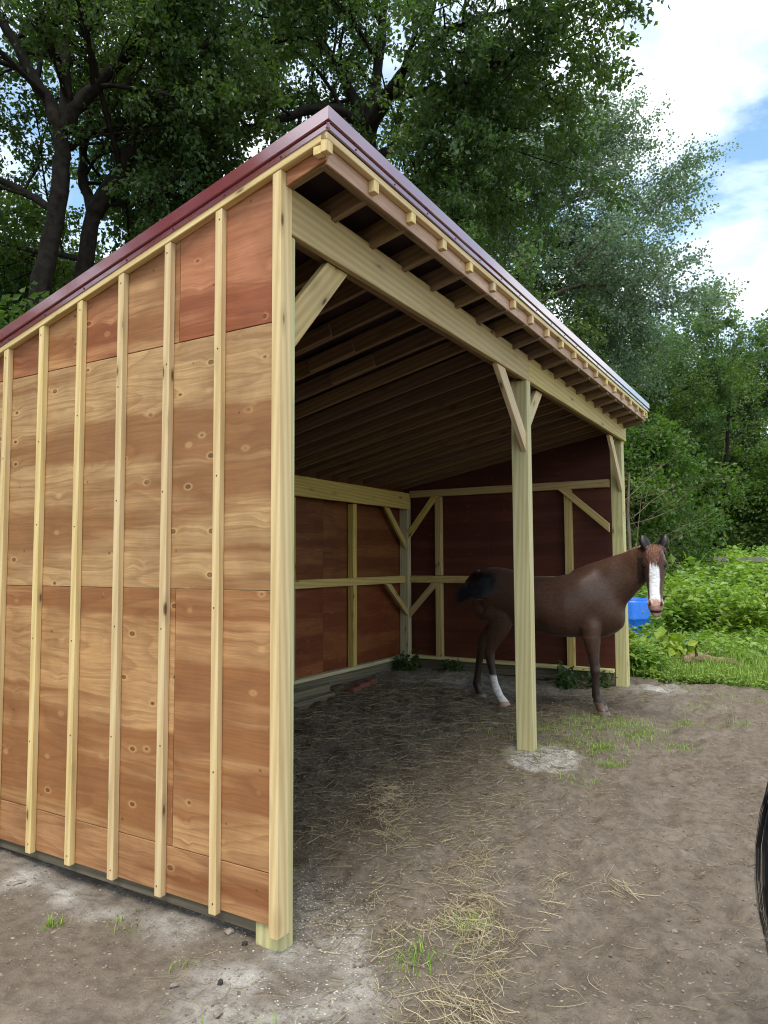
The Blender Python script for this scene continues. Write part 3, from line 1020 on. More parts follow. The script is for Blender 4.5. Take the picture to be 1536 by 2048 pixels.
# big forked tree on the left, its neighbour, and the tree whose limbs hang over the shed
pA = on_ground(ray(40, 1000, 11.2))
treeA = make_tree('broadleaf_tree', 11, [
    (np.vstack([pA, px(11.3, (70, 640), (105, 480), (128, 350), (118, 250))]), 0.165, 0.115, False),
    (px(11.3, (120, 262), (104, 215), (60, 130), (0, 40), (-60, -60)), 0.13, 0.05, True),
    (px(11.3, (124, 262), (132, 190), (134, 90), (140, -40), (150, -160)), 0.11, 0.04, True),
    (px(11.3, (126, 255), (165, 195), (230, 130), (320, 50), (400, -50)), 0.12, 0.045, True),
    (px(11.3, (110, 420), (40, 380, 0.4), (-60, 330, 0.9), (-160, 290, 1.2)), 0.07, 0.03, True),
    (px(11.3, (122, 300), (200, 260, 0.8), (290, 250, 1.6)), 0.06, 0.025, True),
], SPEC, 'leaf', 24, 0.088, spread=0.055, base=pA)
tag(treeA, 'dark forked broadleaf tree at the far left behind the roof', 'tree', 'tall trees behind the shed')
pB = on_ground(ray(160, 1000, 12.2))
treeB = make_tree('broadleaf_tree', 12, [
    (np.vstack([pB, px(12.2, (165, 640), (168, 540), (190, 420))]), 0.16, 0.12, False),
    (px(12.2, (188, 428), (240, 345), (270, 290), (300, 205), (345, 110), (395, 10), (430, -90)), 0.15, 0.05, True),
    (px(12.2, (188, 430), (160, 350, 0.5), (175, 250, 1.0), (200, 120, 1.3)), 0.10, 0.04, True),
    (px(12.2, (300, 210), (380, 130, 0.4), (480, 85, 0.6), (610, 75, 0.8)), 0.075, 0.035, True),
    (px(12.2, (200, 405), (300, 400, 1.0), (420, 380, 1.8)), 0.06, 0.03, True),
    (px(12.2, (178, 520), (60, 500, 1.4), (-60, 470, 2.2)), 0.06, 0.03, True),
], SPEC, 'leaf', 24, 0.088, spread=0.055, base=pB)
tag(treeB, 'leaning broadleaf tree right of the forked tree, above the red rake trim', 'tree', 'tall trees behind the shed')
pC = on_ground(ray(735, 1000, 13.0))
treeC = make_tree('broadleaf_tree', 23, [
    (np.vstack([pC, px(13.0, (742, 640), (745, 420), (735, 250))]), 0.20, 0.13, False),
    (px(13.0, (735, 255), (650, 205, -0.3), (550, 245, -0.6), (425, 285, -0.9)), 0.10, 0.045, True),
    (px(13.0, (737, 260), (790, 170, -0.6), (850, 95, -1.2), (930, 40, -1.6), (1020, 20, -2.0)), 0.13, 0.035, True),
    (px(13.0, (740, 330), (820, 270, -0.5), (900, 190, -1.1), (970, 130, -1.7), (1050, 110, -2.0)), 0.11, 0.03, True),
    (px(13.0, (744, 400), (820, 370, -0.3), (890, 330, -0.8), (960, 270, -1.4)), 0.08, 0.03, True),
    (px(13.0, (735, 250), (760, 120), (770, -20), (790, -150)), 0.10, 0.05, True),
    (px(13.0, (735, 240), (660, 110, 0.6), (600, -20, 0.8)), 0.10, 0.04, True),
    (px(13.0, (745, 470), (820, 470, 0.6), (900, 480, 1.2)), 0.06, 0.03, True),
], SPEC, 'leaf', 30, 0.088, spread=0.055, base=pC)
tag(treeC, 'dark broadleaf tree whose long limbs spread over the shed roof', 'tree', 'tall trees behind the shed')

# silvery poplar beyond the far end of the shed
SPECP = [dict(n=9, **{'from': 0.12}, ang=(0.45, 1.0), len=2.6, rad=0.42, seg=5, wob=0.12, lift=0.06),
         dict(n=8, **{'from': 0.12}, ang=(0.4, 1.0), len=1.5, rad=0.5, seg=4, wob=0.14, lift=0.08),
         dict(n=7, **{'from': 0.1}, ang=(0.4, 1.0), len=0.8, rad=0.5, seg=3, wob=0.16, show=False)]
pD = on_ground(ray(1085, 1080, 21.0))
treeD = make_tree('poplar_tree', 31, [
    (np.vstack([pD, px(21, (1080, 900), (1062, 700), (1050, 540))]), 0.30, 0.20, False),
    (px(21, (1050, 545), (1075, 440), (1125, 395), (1165, 385), (1205, 385), (1245, 375)), 0.13, 0.04, True),
    (px(21, (1050, 550), (1060, 470), (1115, 462), (1170, 500), (1225, 475), (1280, 460)), 0.11, 0.035, True),
    (px(21, (1050, 540), (1015, 450), (1015, 380), (1040, 330)), 0.14, 0.04, True),
    (px(21, (1058, 620), (1110, 585, -0.6), (1170, 570, -1.0), (1230, 570, -1.2)), 0.09, 0.03, True),
    (px(21, (1050, 545), (990, 460, 0.6), (960, 360, 1.0)), 0.10, 0.04, True),
    (px(21, (1062, 690), (1130, 655, -0.4), (1200, 665, -0.8)), 0.07, 0.03, True),
    (px(21, (1075, 420), (1095, 365, 0.4), (1130, 330, 0.6)), 0.08, 0.03, True),
    (px(21, (1062, 700), (1000, 640, 0.5), (930, 610, 1.0)), 0.08, 0.03, True),
], SPECP, 'leaf_poplar', 22, 0.078, 'bark_pale', spread=0.08, droop=0.3, aspect=0.85, flat=0.25, base=pD)
tag(treeD, 'airy grey green poplar with small silvery leaves beyond the shed', 'tree')

# woodland trees: three kinds, copied into the background
def generic(name, seed, h, crown_from, lean, leaf, per, size, spec, nl=9, r=0.2, bark='bark'):
    rng = np.random.RandomState(seed)
    tr = bend(rng, (0, 0, -0.1), (lean, 0.02, 1), h, 7, 0.05, 0.02)
    limbs = [(tr, r, 0.04, False)]
    for k in range(nl):
        f = crown_from + (0.97 - crown_from) * (k + 0.5 * rng.rand()) / nl
        i = min(int(f * 7), 6)
        p = tr[i] * (1 - (f * 7 - i)) + tr[i + 1] * (f * 7 - i)
        az = k * 2.4 + rng.uniform(-0.4, 0.4)
        ln = (0.34 * h) * (1.05 - 0.75 * abs(f - 0.45)) * rng.uniform(0.75, 1.2)
        d = np.array([math.cos(az), math.sin(az), rng.uniform(0.15, 0.7)])
        limbs.append((bend(rng, p, d / np.linalg.norm(d), ln, 4, 0.10, 0.04), r * 0.38, 0.02, True))
    limbs.append((tr[-2:], 0.05, 0.02, True))
    return make_tree(name, seed + 1, limbs, spec, leaf, per, size, bark, spread=0.10, droop=0.3)


SPECG = [dict(n=7, **{'from': 0.15}, ang=(0.5, 1.2), len=1.9, rad=0.4, seg=4, wob=0.14, lift=0.08),
         dict(n=6, **{'from': 0.1}, ang=(0.4, 1.1), len=1.0, rad=0.5, seg=3, wob=0.16),
         dict(n=4, **{'from': 0.1}, ang=(0.4, 1.1), len=0.6, rad=0.5, seg=3, wob=0.18, show=False)]
SPECL = [dict(n=7, **{'from': 0.1}, ang=(0.5, 1.2), len=1.0, rad=0.4, seg=4, wob=0.14, lift=0.08),
         dict(n=5, **{'from': 0.1}, ang=(0.4, 1.1), len=0.6, rad=0.5, seg=3, wob=0.16),
         dict(n=4, **{'from': 0.1}, ang=(0.4, 1.1), len=0.4, rad=0.5, seg=3, wob=0.18, show=False)]
gA = generic('woodland_tree', 51, 12.0, 0.22, 0.03, 'leaf_wood', 17, 0.15, SPECG, 10, 0.2)
gB = generic('woodland_tree', 57, 10.5, 0.10, -0.04, 'leaf', 17, 0.14, SPECG, 10, 0.18)
gC = generic('woodland_tree', 63, 9.0, 0.12, 0.02, 'leaf_fresh', 17, 0.13, SPECG, 9, 0.14)
gS = generic('understorey_shrub', 71, 3.6, 0.06, 0.04, 'leaf_fresh', 12, 0.12, SPECL, 9, 0.06)
GRP = 'woodland trees behind the shed and paddock'
spots = [  # source, pixel column, depth, turn, scale, label
    (gA, 1405, 33, 0.3, 0.93, 'tall woodland tree under the low white cloud, nearest to the poplar'),
    (gB, 1500, 36, 1.7, 1.0, 'dark bushy woodland tree second from the right edge'),
    (gA, 1590, 33, 2.9, 0.9, 'woodland tree cut off by the right edge of the picture'),
    (gC, 1335, 29, 0.9, 0.92, 'yellow green woodland tree just past the eave corner'),
    (gB, 1265, 26, 2.2, 0.72, 'dark low branched tree behind the far shed post'),
    (gB, 1440, 42, 4.0, 1.05, 'shaded woodland tree deep behind the paddock rail'),
    (gA, 1345, 44, 5.0, 1.05, 'distant woodland tree filling the gap beside the eave'),
    (gC, 1545, 44, 5.6, 1.05, 'distant pale green tree at the right end of the wood'),
    (gA, 1150, 34, 1.1, 1.15, 'woodland tree hidden low behind the poplar'),
    (gB, 980, 24, 0.2, 1.05, 'dark tree behind the roof left of the poplar'),
    (gA, 870, 20, 3.3, 0.9, 'tree behind the middle of the front roof edge'),
    (gB, 640, 20, 4.4, 0.78, 'dark tree behind the peak of the roof corner'),
    (gC, 520, 18, 5.1, 0.8, 'bright green tree showing between limbs left of the roof corner'),
    (gB, 100, 15.5, 0.9, 0.62, 'low dark tree right behind the forked trunk'),
    (gB, 175, 14.5, 3.9, 0.55, 'low dark tree behind the fork of the two trunks'),
    (gA, 380, 20, 0.6, 0.80, 'shadowed tree behind the leaning trunk'),
    (gB, 260, 17, 1.4, 0.82, 'dark tree low behind the long red rake trim'),
    (gC, 60, 18, 2.6, 0.85, 'shadowed tree behind the forked trunk'),
    (gC, -30, 15, 3.7, 0.82, 'bright yellow green tree at the left edge of the picture'),
    (gB, -180, 17, 4.9, 0.8, 'dark tree just outside the left edge'),
    (gB, None, (-5.5, 9.0), 1.0, 0.9, 'added woodland tree past the left edge of the picture, out of view'),  # three unseen trees added to darken what the rake trim reflects
    (gC, None, (-9.5, 7.5), 2.0, 1.0, 'added woodland tree past the left edge of the picture, out of view'),
    (gA, None, (-2.0, 12.5), 3.0, 0.8, 'added woodland tree past the left edge of the picture, out of view'),
]
first = {}
for src, u, dep, rz, sc, lab in spots:
    p = on_ground(ray(u, 1060, dep) if u is not None else (*dep, 0))
    if src.name not in first:
        first[src.name] = 1
        t = src
        t.location = p
        t.rotation_euler = (0, 0, rz)
        t.scale = (sc, sc, sc)
    else:
        t = copy_tree(src, p, rz, sc)
    tag(t, lab, 'tree', GRP)
sh = [(1262, 17.5, 0.4, 1.0, 'leafy shrub beside the far post, above the horse neck'), (1300, 21, 1.9, 1.15, 'broad shrub behind the horse ears'),
      (1390, 27, 3.0, 1.1, 'shrub under the woodland in line with the leaning log'), (1490, 29, 4.2, 1.15, 'shrub at the foot of the wood near the right edge'),
      (1560, 27, 5.5, 1.1, 'shrub cut by the right edge above the paddock rail'), (1345, 33, 0.2, 1.3, 'shaded shrub between the woodland trunks'),
      (-20, 10.6, 1.0, 1.2, 'shrub under the trees at the left edge'), (190, 11.2, 2.4, 1.2, 'shrub under the leaning trunk behind the shed'),
      (1445, 37, 2.2, 1.5, 'far shrub closing the wood behind the slim trunk')]
for k, (u, dep, rz, sc, lab) in enumerate(sh):
    p = on_ground(ray(u, 1060, dep))
    t = gS if k == 0 else copy_tree(gS, p, rz, sc)
    t.location, t.rotation_euler, t.scale = p, (0, 0, rz), (sc, sc, sc)
    tag(t, lab, 'shrub', 'shrubs at the foot of the wood')

# slim dark trunks standing at the wood's edge
for k, (u, v0, dep, lean, r, lab) in enumerate([
        (1441, 760, 26, 0.03, 0.085, 'slim dark trunk standing straight at the edge of the wood'),
        (1397, 800, 30, -0.02, 0.13, 'thick shaded trunk at the edge of the wood behind the big weeds'),
        (1356, 800, 28, 0.05, 0.10, 'shaded leaning trunk at the edge of the wood above the horse')]):
    p = on_ground(ray(u, 1060, dep))
    top = ray(u + lean * 600, v0, dep)
    rng = np.random.RandomState(90 + k)
    mid = (p + top) / 2 + rng.normal(0, 0.06, 3)
    h = top[2] - p[2]
    limbs = [(np.array([p, p * 0.66 + top * 0.34 + rng.normal(0, .04, 3), mid, top]), r, r * 0.6, False)]
    for q in range(4):
        f = 0.3 + 0.2 * q
        bp = p * (1 - f) + top * f
        az = rng.uniform(0, 6.28)
        limbs.append((bend(rng, bp, (math.cos(az) * 0.9, math.sin(az) * 0.9, 0.25), 1.9, 4, 0.12, 0.02), r * 0.3, 0.01, 1))
    t = make_tree('slim_tree', 95 + k, limbs, SPECG, 'leaf_fresh', 9, 0.13, base=p)
    tag(t, lab, 'tree', 'slim trunks at the edge of the wood')

# dead brushwood: pale bare twigs fanning out beside the far post
rng = np.random.RandomState(5)
tubes = []
pb = on_ground(ray(1262, 1060, 14.5))
for k in range(14):
    az = rng.uniform(-2.3, 0.6)
    d = np.array([math.cos(az) * 0.8, math.sin(az) * 0.9, rng.uniform(0.15, 0.75)])
    st_ = np.array([rng.normal(0, .25), rng.normal(0, .35), rng.uniform(1.0, 2.6)])
    p = bend(rng, st_, d / np.linalg.norm(d), rng.uniform(1.4, 3.0), 6, 0.08, -0.015)
    tubes.append((p, np.linspace(0.008, 0.002, 7), 4))
    for q in range(3):
        i = rng.randint(1, 6)
        dd = d + rng.normal(0, 0.5, 3)
        tubes.append((bend(rng, p[i], dd / np.linalg.norm(dd), 0.7, 3, 0.1, 0), np.linspace(0.005, 0.002, 4), 3))
tubes.append((np.array([[0, 0, -0.1], [0.03, 0.02, 1.2], [-0.02, 0.05, 2.4], [0.0, 0.0, 3.2]]), np.array([0.05, 0.04, 0.03, 0.015]), 6))
bw = empty('dead_sapling', pb)
tag(bw, 'bare dead sapling with pale fanning twigs beside the far post', 'tree')
link('twigs', tubes_mesh('dead_twigs', tubes, M['twig']), None, bw)

# ------------------------------------------------------------------ undergrowth
def plants_mesh(rng, name, XY, hmin, hmax, nleaf, size, mat, spread=0.10, big=None):
    """leafy stems rooted at XY; leaves all the way up"""
    n = len(XY)
    base = np.column_stack([XY, gz(XY[:, 0], XY[:, 1]) - 0.02])
    h = rng.uniform(hmin, hmax, n)
    lean = rng.normal(0, 0.22, (n, 2))
    ti = np.repeat(np.arange(n), nleaf)
    f = rng.rand(n * nleaf) ** 0.6
    P = base[ti].copy()
    P[:, :2] += lean[ti] * (f * h[ti])[:, None] + rng.normal(0, spread, (n * nleaf, 2)) * (0.4 + 0.6 * f)[:, None]
    P[:, 2] += f * h[ti]
    N = n * nleaf
    az = rng.uniform(0, 2 * np.pi, N)
    d = np.column_stack([np.cos(az), np.sin(az), rng.uniform(-0.5, 0.5, N)])
    d /= np.linalg.norm(d, axis=1, keepdims=True)
    nr = rng.normal(0, 0.35, (N, 3))
    nr[:, 2] += 0.9
    side = np.cross(d, nr)
    side /= np.linalg.norm(side, axis=1, keepdims=True)
    nn = np.cross(side, d)
    sz = size * rng.uniform(0.5, 1.4, N)[:, None] * rng.uniform(0.7, 1.3, n)[ti][:, None]
    Wd = sz * 0.36
    mid = P + d * sz * 0.45
    V = np.stack([P, mid + side * Wd + nn * Wd * 0.3, P + d * sz - nn * sz * 0.12, mid - side * Wd + nn * Wd * 0.3], 1).reshape(-1, 3)
    b = np.arange(N)[:, None] * 4
    F = np.concatenate([b + np.array([[0, 1, 2]]), b + np.array([[0, 2, 3]])], 1).reshape(-1, 3)
    rv = np.clip(rng.rand(N) * 0.5 + 0.5 * rng.rand(n)[ti], 0, 1)
    return np_mesh(name, V, F, mat, False, {'rnd': ('FLOAT', 'FACE', np.repeat(rv, 2))})


def blades_mesh(rng, name, XY, hmin, hmax, w, mat, lean=0.5, zfun=gz):
    n = len(XY)
    base = np.column_stack([XY, zfun(XY[:, 0], XY[:, 1]) - 0.01])
    h = rng.uniform(hmin, hmax, n)[:, None]
    az = rng.uniform(0, 2 * np.pi, n)
    out = np.column_stack([np.cos(az), np.sin(az), np.zeros(n)])
    sd_ = np.column_stack([-np.sin(az), np.cos(az), np.zeros(n)])
    ln = rng.uniform(0.1, 1.0, n)[:, None] * lean
    up = np.array([[0, 0, 1.0]])
    ww = w * rng.uniform(0.6, 1.4, n)[:, None]
    m1 = base + out * ln * h * 0.3 + up * h * 0.6
    tp = base + out * ln * h + up * h
    V = np.stack([base - sd_ * ww, base + sd_ * ww, m1 + sd_ * ww * 0.8, m1 - sd_ * ww * 0.8, tp], 1).reshape(-1, 3)
    b = np.arange(n)[:, None] * 5
    F = np.concatenate([b + np.array([[0, 1, 2]]), b + np.array([[0, 2, 3]]), b + np.array([[3, 2, 4]])], 1).reshape(-1, 3)
    return np_mesh(name, V, F, mat, False, {'rnd': ('FLOAT', 'FACE', np.repeat(rng.rand(n), 3))})


rng = np.random.RandomState(77)


def scatter(n, x0, x1, y0, y1, keep):
    XY = np.column_stack([rng.uniform(x0, x1, n), rng.uniform(y0, y1, n)])
    return XY[keep(XY[:, 0], XY[:, 1])]


# the tall leafy bank behind, lower growth in front, grass on the right
tall = lambda x, y: (x > 10.2 + 0.9 * (vnoise(y * 1.1 + 20, x * 0 + 5, 1) - 0.5) - 0.5 * np.clip(-y, 0, 5) * -1.0) & (y > -3.4 + 0 * x)
XY = scatter(2600, 10.2, 21, -4.5, 5.0, lambda x, y: (vnoise(x * 0.7 + 11, y * 0.7 + 3, 3) > 0.28) & (x > 11.0 - 1.5 * (y > 0.4)))
tag(link('undergrowth', plants_mesh(rng, 'undergrowth', XY, 0.35, 1.15, 42, 0.12, M['weed'], 0.13)), 'dense leafy green weeds covering the bank behind the shed', kind='stuff')
XY = scatter(1500, 7.7, 11.5, -1.8, 3.2, lambda x, y: (green_amount(x, y) > 0.75) & ((y > -0.15 + 0.3 * (x - 8)) | (rng.rand(len(x)) > 0.88)) & ~((x < 9.35) & (y < -0.2)))
tag(link('ground_weeds', plants_mesh(rng, 'ground_weeds', XY, 0.12, 0.55, 34, 0.085, M['weed'], 0.09)), 'low leafy weeds between the far post and the log', kind='stuff')
XY = scatter(60000, 7.0, 16, -4.5, 1.8, lambda x, y: (green_amount(x, y) > 0.35 + 0.5 * rng.rand(len(x))) & (rng.rand(len(x)) < np.clip(10.5 / x - 0.15, 0.25, 1)))
tag(link('meadow_grass', blades_mesh(rng, 'meadow_grass', XY, 0.07, 0.26, 0.0045, M['grass'])), 'bright green grass at the edge of the yard', kind='stuff')
XY = scatter(5200, 7.3, 12.5, -4.2, 0.2, lambda x, y: (green_amount(x, y) > 0.5))
tag(link('clover', plants_mesh(rng, 'clover', XY, 0.03, 0.16, 9, 0.05, M['grass'], 0.05)), 'small broad leaved ground cover among the grass', kind='stuff')

# short grass growing through the yard soil and along the walls
cl_ = [(3.75, -0.05, .55, 900), (4.3, -0.35, .45, 900), (4.7, -0.1, .4, 500), (3.6, -0.45, .12, 260), (4.35, -0.62, .16, 240), (3.25, -0.62, .12, 200), (5.0, -.85, .18, 140), (4.1, -1.0, .14, 120),
       (5.3, -1.3, .2, 110), (6.1, -.9, .3, 130), (6.6, -1.5, .3, 130), (4.9, -0.4, .14, 160), (2.7, -.5, .2, 70), (0.25, -.52, .12, 150), (0.6, -0.64, .12, 110),
       (-.35, 1.05, .04, 60), (-.2, .75, .12, 30), (-.28, .32, .07, 16), (-.42, -.3, .07, 25), (-.62, -0.12, .10, 25), (7.3, -0.6, .3, 120), (6.9, -1.0, .25, 90)]
XY = np.vstack([np.column_stack([rng.normal(a, s * 0.55, n), rng.normal(b_, s * 0.55, n)]) for a, b_, s, n in cl_])
tag(link('short_grass', blades_mesh(rng, 'short_grass', XY, 0.018, 0.062, 0.0024, M['grass'], 1.1, gz_fine)), 'short grass tufts sprouting from the bare soil', kind='stuff')

# weeds along the foot of the inner walls: a few separate plants
def weed_plant(seed, loc, n, h, size, lab, mat='weed', grp=None, name='weed_plant', spread=0.06):
    r_ = np.random.RandomState(seed)
    root = empty(name, loc)
    tw, tb = [], []
    for k in range(n):
        az = r_.uniform(0, 6.28)
        p = bend(r_, (r_.normal(0, .03), r_.normal(0, .03), -0.02), (math.cos(az) * 0.5, math.sin(az) * 0.5, 1), h * r_.uniform(0.6, 1.1), 4, 0.10, -0.04)
        tb.append((p, np.linspace(0.006, 0.002, 5), 4))
        tw.append(p)
    link('stem', tubes_mesh('weed_stem', tb, M['weed_stem']), None, root)
    link('foliage', leaves_mesh(r_, 'weed_foliage', tw, 14, size, M[mat], spread, 0.1, 0.8, flat=0.75), None, root)
    tag(root, lab, 'weed', grp)
    return root


M['weed_stem'] = simple('weed_stem', (0.10, 0.14, 0.04), 0.7, 0, 0.2, 0, 0.2)
for k, (x, y, n, h, s_, lab) in enumerate([
        (6.55, 3.0, 9, 0.30, 0.10, 'low dark weed in the back corner of the shed'),
        (6.72, 2.35, 6, 0.22, 0.09, 'low weed against the end wall near the back corner'),
        (6.66, 0.72, 7, 0.28, 0.11, 'leafy weed at the end wall behind the front leg'),
        (6.62, 0.35, 6, 0.20, 0.11, 'low leafy weed at the foot of the far post')]):
    weed_plant(200 + k, (x, y, gz(x, y)), n, h * 0.8, s_ * 0.85, lab, 'leaf', grp='weeds along the inside walls')
for k, (x, y, n, h, s_, mt_, lab) in enumerate([
        (15.4, 0.62, 20, 1.25, 0.24, 'weed', 'tall big leaved weed clump rising above the bank right of the horse'),
        (16.3, 0.0, 14, 1.0, 0.22, 'weed', 'big leaved weed clump beside the tallest one near the paddock rail'),
        (8.9, 0.50, 16, 0.50, 0.17, 'vine', 'lime green vine leaves in front of the blue barrel'),
        (9.4, -0.05, 10, 0.40, 0.17, 'vine', 'lime green broad leaved plant right of the blue barrel'),
        (12.4, -0.9, 16, 0.75, 0.17, 'vine', 'yellow green broad leaved clump in the middle of the meadow')]):
    weed_plant(240 + k, (x, y, gz(x, y)), n, h, s_, lab, mt_, 'big leaved weeds beyond the shed', spread=0.10)

# ------------------------------------------------------------------ litter on the ground
def strands(rng, name, P, D, L, rad, mat, curl=0.25, seg=4):
    """thin three-sided stalks lying on the ground"""
    n = len(P)
    t = np.linspace(-0.5, 0.5, seg + 1)
    side = np.column_stack([-D[:, 1], D[:, 0], np.zeros(n)])
    side /= np.linalg.norm(side, axis=1, keepdims=True) + 1e-9
    c1_ = rng.normal(0, curl, n)
    c2_ = rng.normal(0, curl * 0.35, n)
    pts = P[:, None, :] + D[:, None, :] * (t[None, :, None] * L[:, None, None])
    bow = (t ** 2 - 0.08)[None, :, None]
    pts = pts + side[:, None, :] * bow * (c1_ * L)[:, None, None] * 2
    pts[:, :, 2] += (bow[:, :, 0] * (c2_ * L)[:, None]) * 1.2
    up = np.array([0, 0, 1.0])
    th = np.arange(3) * 2 * np.pi / 3
    prof = side[:, None, None, :] * np.cos(th)[None, None, :, None] + up[None, None, None, :] * np.sin(th)[None, None, :, None]
    V = pts[:, :, None, :] + prof * (rad[:, None, None, None])
    V = V.reshape(-1, 3)
    k = seg + 1
    i = np.arange(n)[:, None, None] * (k * 3) + np.arange(k)[None, :, None] * 3 + np.arange(3)[None, None, :]
    j = np.roll(i, -1, axis=2)
    F = np.stack([i[:, :-1], j[:, :-1], j[:, 1:], i[:, 1:]], -1).reshape(-1, 4)
    return np_mesh(name, V, F, mat, False, {'rnd': ('FLOAT', 'FACE', np.repeat(rng.rand(n), seg * 3))})


rng = np.random.RandomState(99)
piles = [  # x, y, sx, sy, height, stalks, angle
    (1.02, -0.47, .24, .07, .05, 184, 0.3), (0.78, -0.60, .20, .08, .06, 227, 0.9), (0.60, -0.55, .10, .13, .045, 116, 1.3), (0.46, -0.72, .20, .06, .05, 170, 0.4),
    (0.30, -0.86, .16, .05, .04, 78, 0.1), (0.02, -0.83, .17, .09, .045, 170, 1.0), (-0.18, -0.72, .20, .10, .03, 91, 0.6), (-0.30, -0.95, .20, .10, .04, 91, 0.2),
    (1.62, 0.42, .22, .10, .06, 149, 0.5), (1.35, 0.20, .14, .10, .03, 105, 0.0), (1.9, 0.55, .20, .10, .04, 177, 0.8), (1.15, -0.85, .22, .07, .02, 91, 0.2),
    (1.25, -1.15, .10, .06, .02, 45, 0.9), (0.35, -0.40, .20, .14, .02, 123, 0.2), (1.35, -0.30, .25, .16, .02, 134, 0.3), (2.1, -0.2, .3, .2, .012, 70, 0.1), (5.9, 2.3, .5, .3, .05, 248, 0.1)]
PP, DD, LL = [], [], []
for x, y, sx, sy, h, n, an in piles:
    a = rng.standard_t(3, n) * 0.7
    b_ = rng.standard_t(3, n) * 0.7
    X = x + sx * (a * math.cos(an)) - sy * b_ * math.sin(an)
    Y = y + sx * (a * math.sin(an)) + sy * b_ * math.cos(an)
    z = gz_fine(X, Y) + 0.004 + h * np.exp(-(a ** 2 + b_ ** 2) * 0.9) * rng.rand(n)
    az = np.where(rng.rand(n) < 0.6, rng.normal(an - 0.2, 0.5, n), rng.uniform(0, 6.28, n))
    PP.append(np.column_stack([X, Y, z]))
    DD.append(np.column_stack([np.cos(az), np.sin(az), rng.normal(0, 0.14, n)]))
    LL.append(rng.uniform(0.03, 0.20, n))
P_, D_, L_ = np.vstack(PP), np.vstack(DD), np.concatenate(LL)
tag(link('hay', strands(rng, 'hay', P_, D_, L_, rng.uniform(0.0006, 0.0014, len(P_)), M['hay'])), 'wisps of pale dry hay scattered in front of the shed', 'hay', kind='stuff')
# stray stalks over the yard, and dull trodden straw on the stall floor
n = 3600
X, Y = rng.uniform(-0.6, 4.6, n), rng.uniform(-1.8, 0.3, n)
az = rng.uniform(0, 6.28, n)
hay2 = strands(rng, 'stray_stalks', np.column_stack([X, Y, gz_fine(X, Y) + 0.004]), np.column_stack([np.cos(az), np.sin(az), rng.normal(0, 0.04, n)]),
               np.where(rng.rand(n) < 0.12, rng.uniform(0.10, 0.24, n), rng.uniform(0.015, 0.07, n)), rng.uniform(0.0005, 0.0012, n), M['litter'], 0.35)
tag(link('stray_stalks', hay2), 'single stray hay stalks lying about the yard', 'hay', kind='stuff')
n = 12000
X, Y = rng.uniform(0.15, 6.8, n), rng.uniform(-0.35, 3.15, n)
az = rng.uniform(0, 6.28, n)
st2 = strands(rng, 'trodden_straw', np.column_stack([X, Y, gz_fine(X, Y) + rng.uniform(0, 0.012, n)]), np.column_stack([np.cos(az), np.sin(az), rng.normal(0, 0.12, n)]),
              rng.uniform(0.04, 0.20, n), rng.uniform(0.0008, 0.002, n), M['litter'], 0.3, 2)
tag(link('trodden_straw', st2), 'dull trodden straw over the stall floor', 'straw', kind='stuff')


def chips(rng, name, X, Y, size, mat, flatness=0.5, sink=0.3):
    """small irregular lumps: squashed, jittered octahedra"""
    n = len(X)
    base = np.array([[1, 0, 0], [0, 1, 0], [-1, 0, 0], [0, -1, 0], [0, 0, 1], [0, 0, -1]], float)
    F0 = np.array([[0, 1, 4], [1, 2, 4], [2, 3, 4], [3, 0, 4], [1, 0, 5], [2, 1, 5], [3, 2, 5], [0, 3, 5]])
    V = base[None] * rng.uniform(0.6, 1.3, (n, 6, 3))
    V[:, :, 2] *= flatness
    a = rng.uniform(0, 6.28, n)
    c, s = np.cos(a)[:, None], np.sin(a)[:, None]
    vx = V[:, :, 0] * rng.uniform(0.6, 1.5, (n, 1))
    vy = V[:, :, 1]
    sz = (size * rng.uniform(0.4, 1.5, n))[:, None]
    W_ = np.stack([(vx * c - vy * s) * sz + X[:, None], (vx * s + vy * c) * sz + Y[:, None], V[:, :, 2] * sz + (gz_fine(X, Y) + size * flatness * (1 - 2 * sink) * 0.5)[:, None]], -1)
    F = (F0[None] + (np.arange(n) * 6)[:, None, None]).reshape(-1, 3)
    return np_mesh(name, W_.reshape(-1, 3), F, mat, False, {'rnd': ('FLOAT', 'FACE', np.repeat(rng.rand(n), 8))})


n = 22000
X, Y = rng.uniform(-2.0, 7.5, n), rng.uniform(-1.9, 3.1, n)
k = (X > -0.02) | (X < -0.05)
tag(link('soil_clods', chips(rng, 'soil_clods', X[k], Y[k], 0.0062, M['clod'], 0.6)), 'small clods and crumbs of soil on the yard', 'soil', kind='stuff')
X = np.concatenate([rng.normal(0.40, 0.17, 2600), rng.normal(0.1, 0.25, 500), rng.uniform(0.2, 3.0, 700), rng.normal(-0.12, 0.22, 120), rng.normal(3.3, .25, 250), rng.normal(6.5, .3, 500)])
Y = np.concatenate([rng.normal(0.20, 0.22, 2600), rng.normal(-0.35, 0.2, 500), rng.uniform(-0.9, 1.2, 700), rng.normal(-0.25, 0.15, 120), rng.normal(-0.1, .2, 250), rng.uniform(0.5, 2.8, 500)])
k = (np.abs(X) > 0.03) & (X < 6.75)
tag(link('wood_shavings', chips(rng, 'wood_shavings', X[k], Y[k], 0.0042, M['shavings'], 0.35)), 'pale wood shavings sprinkled inside the near post', 'shavings', kind='stuff')


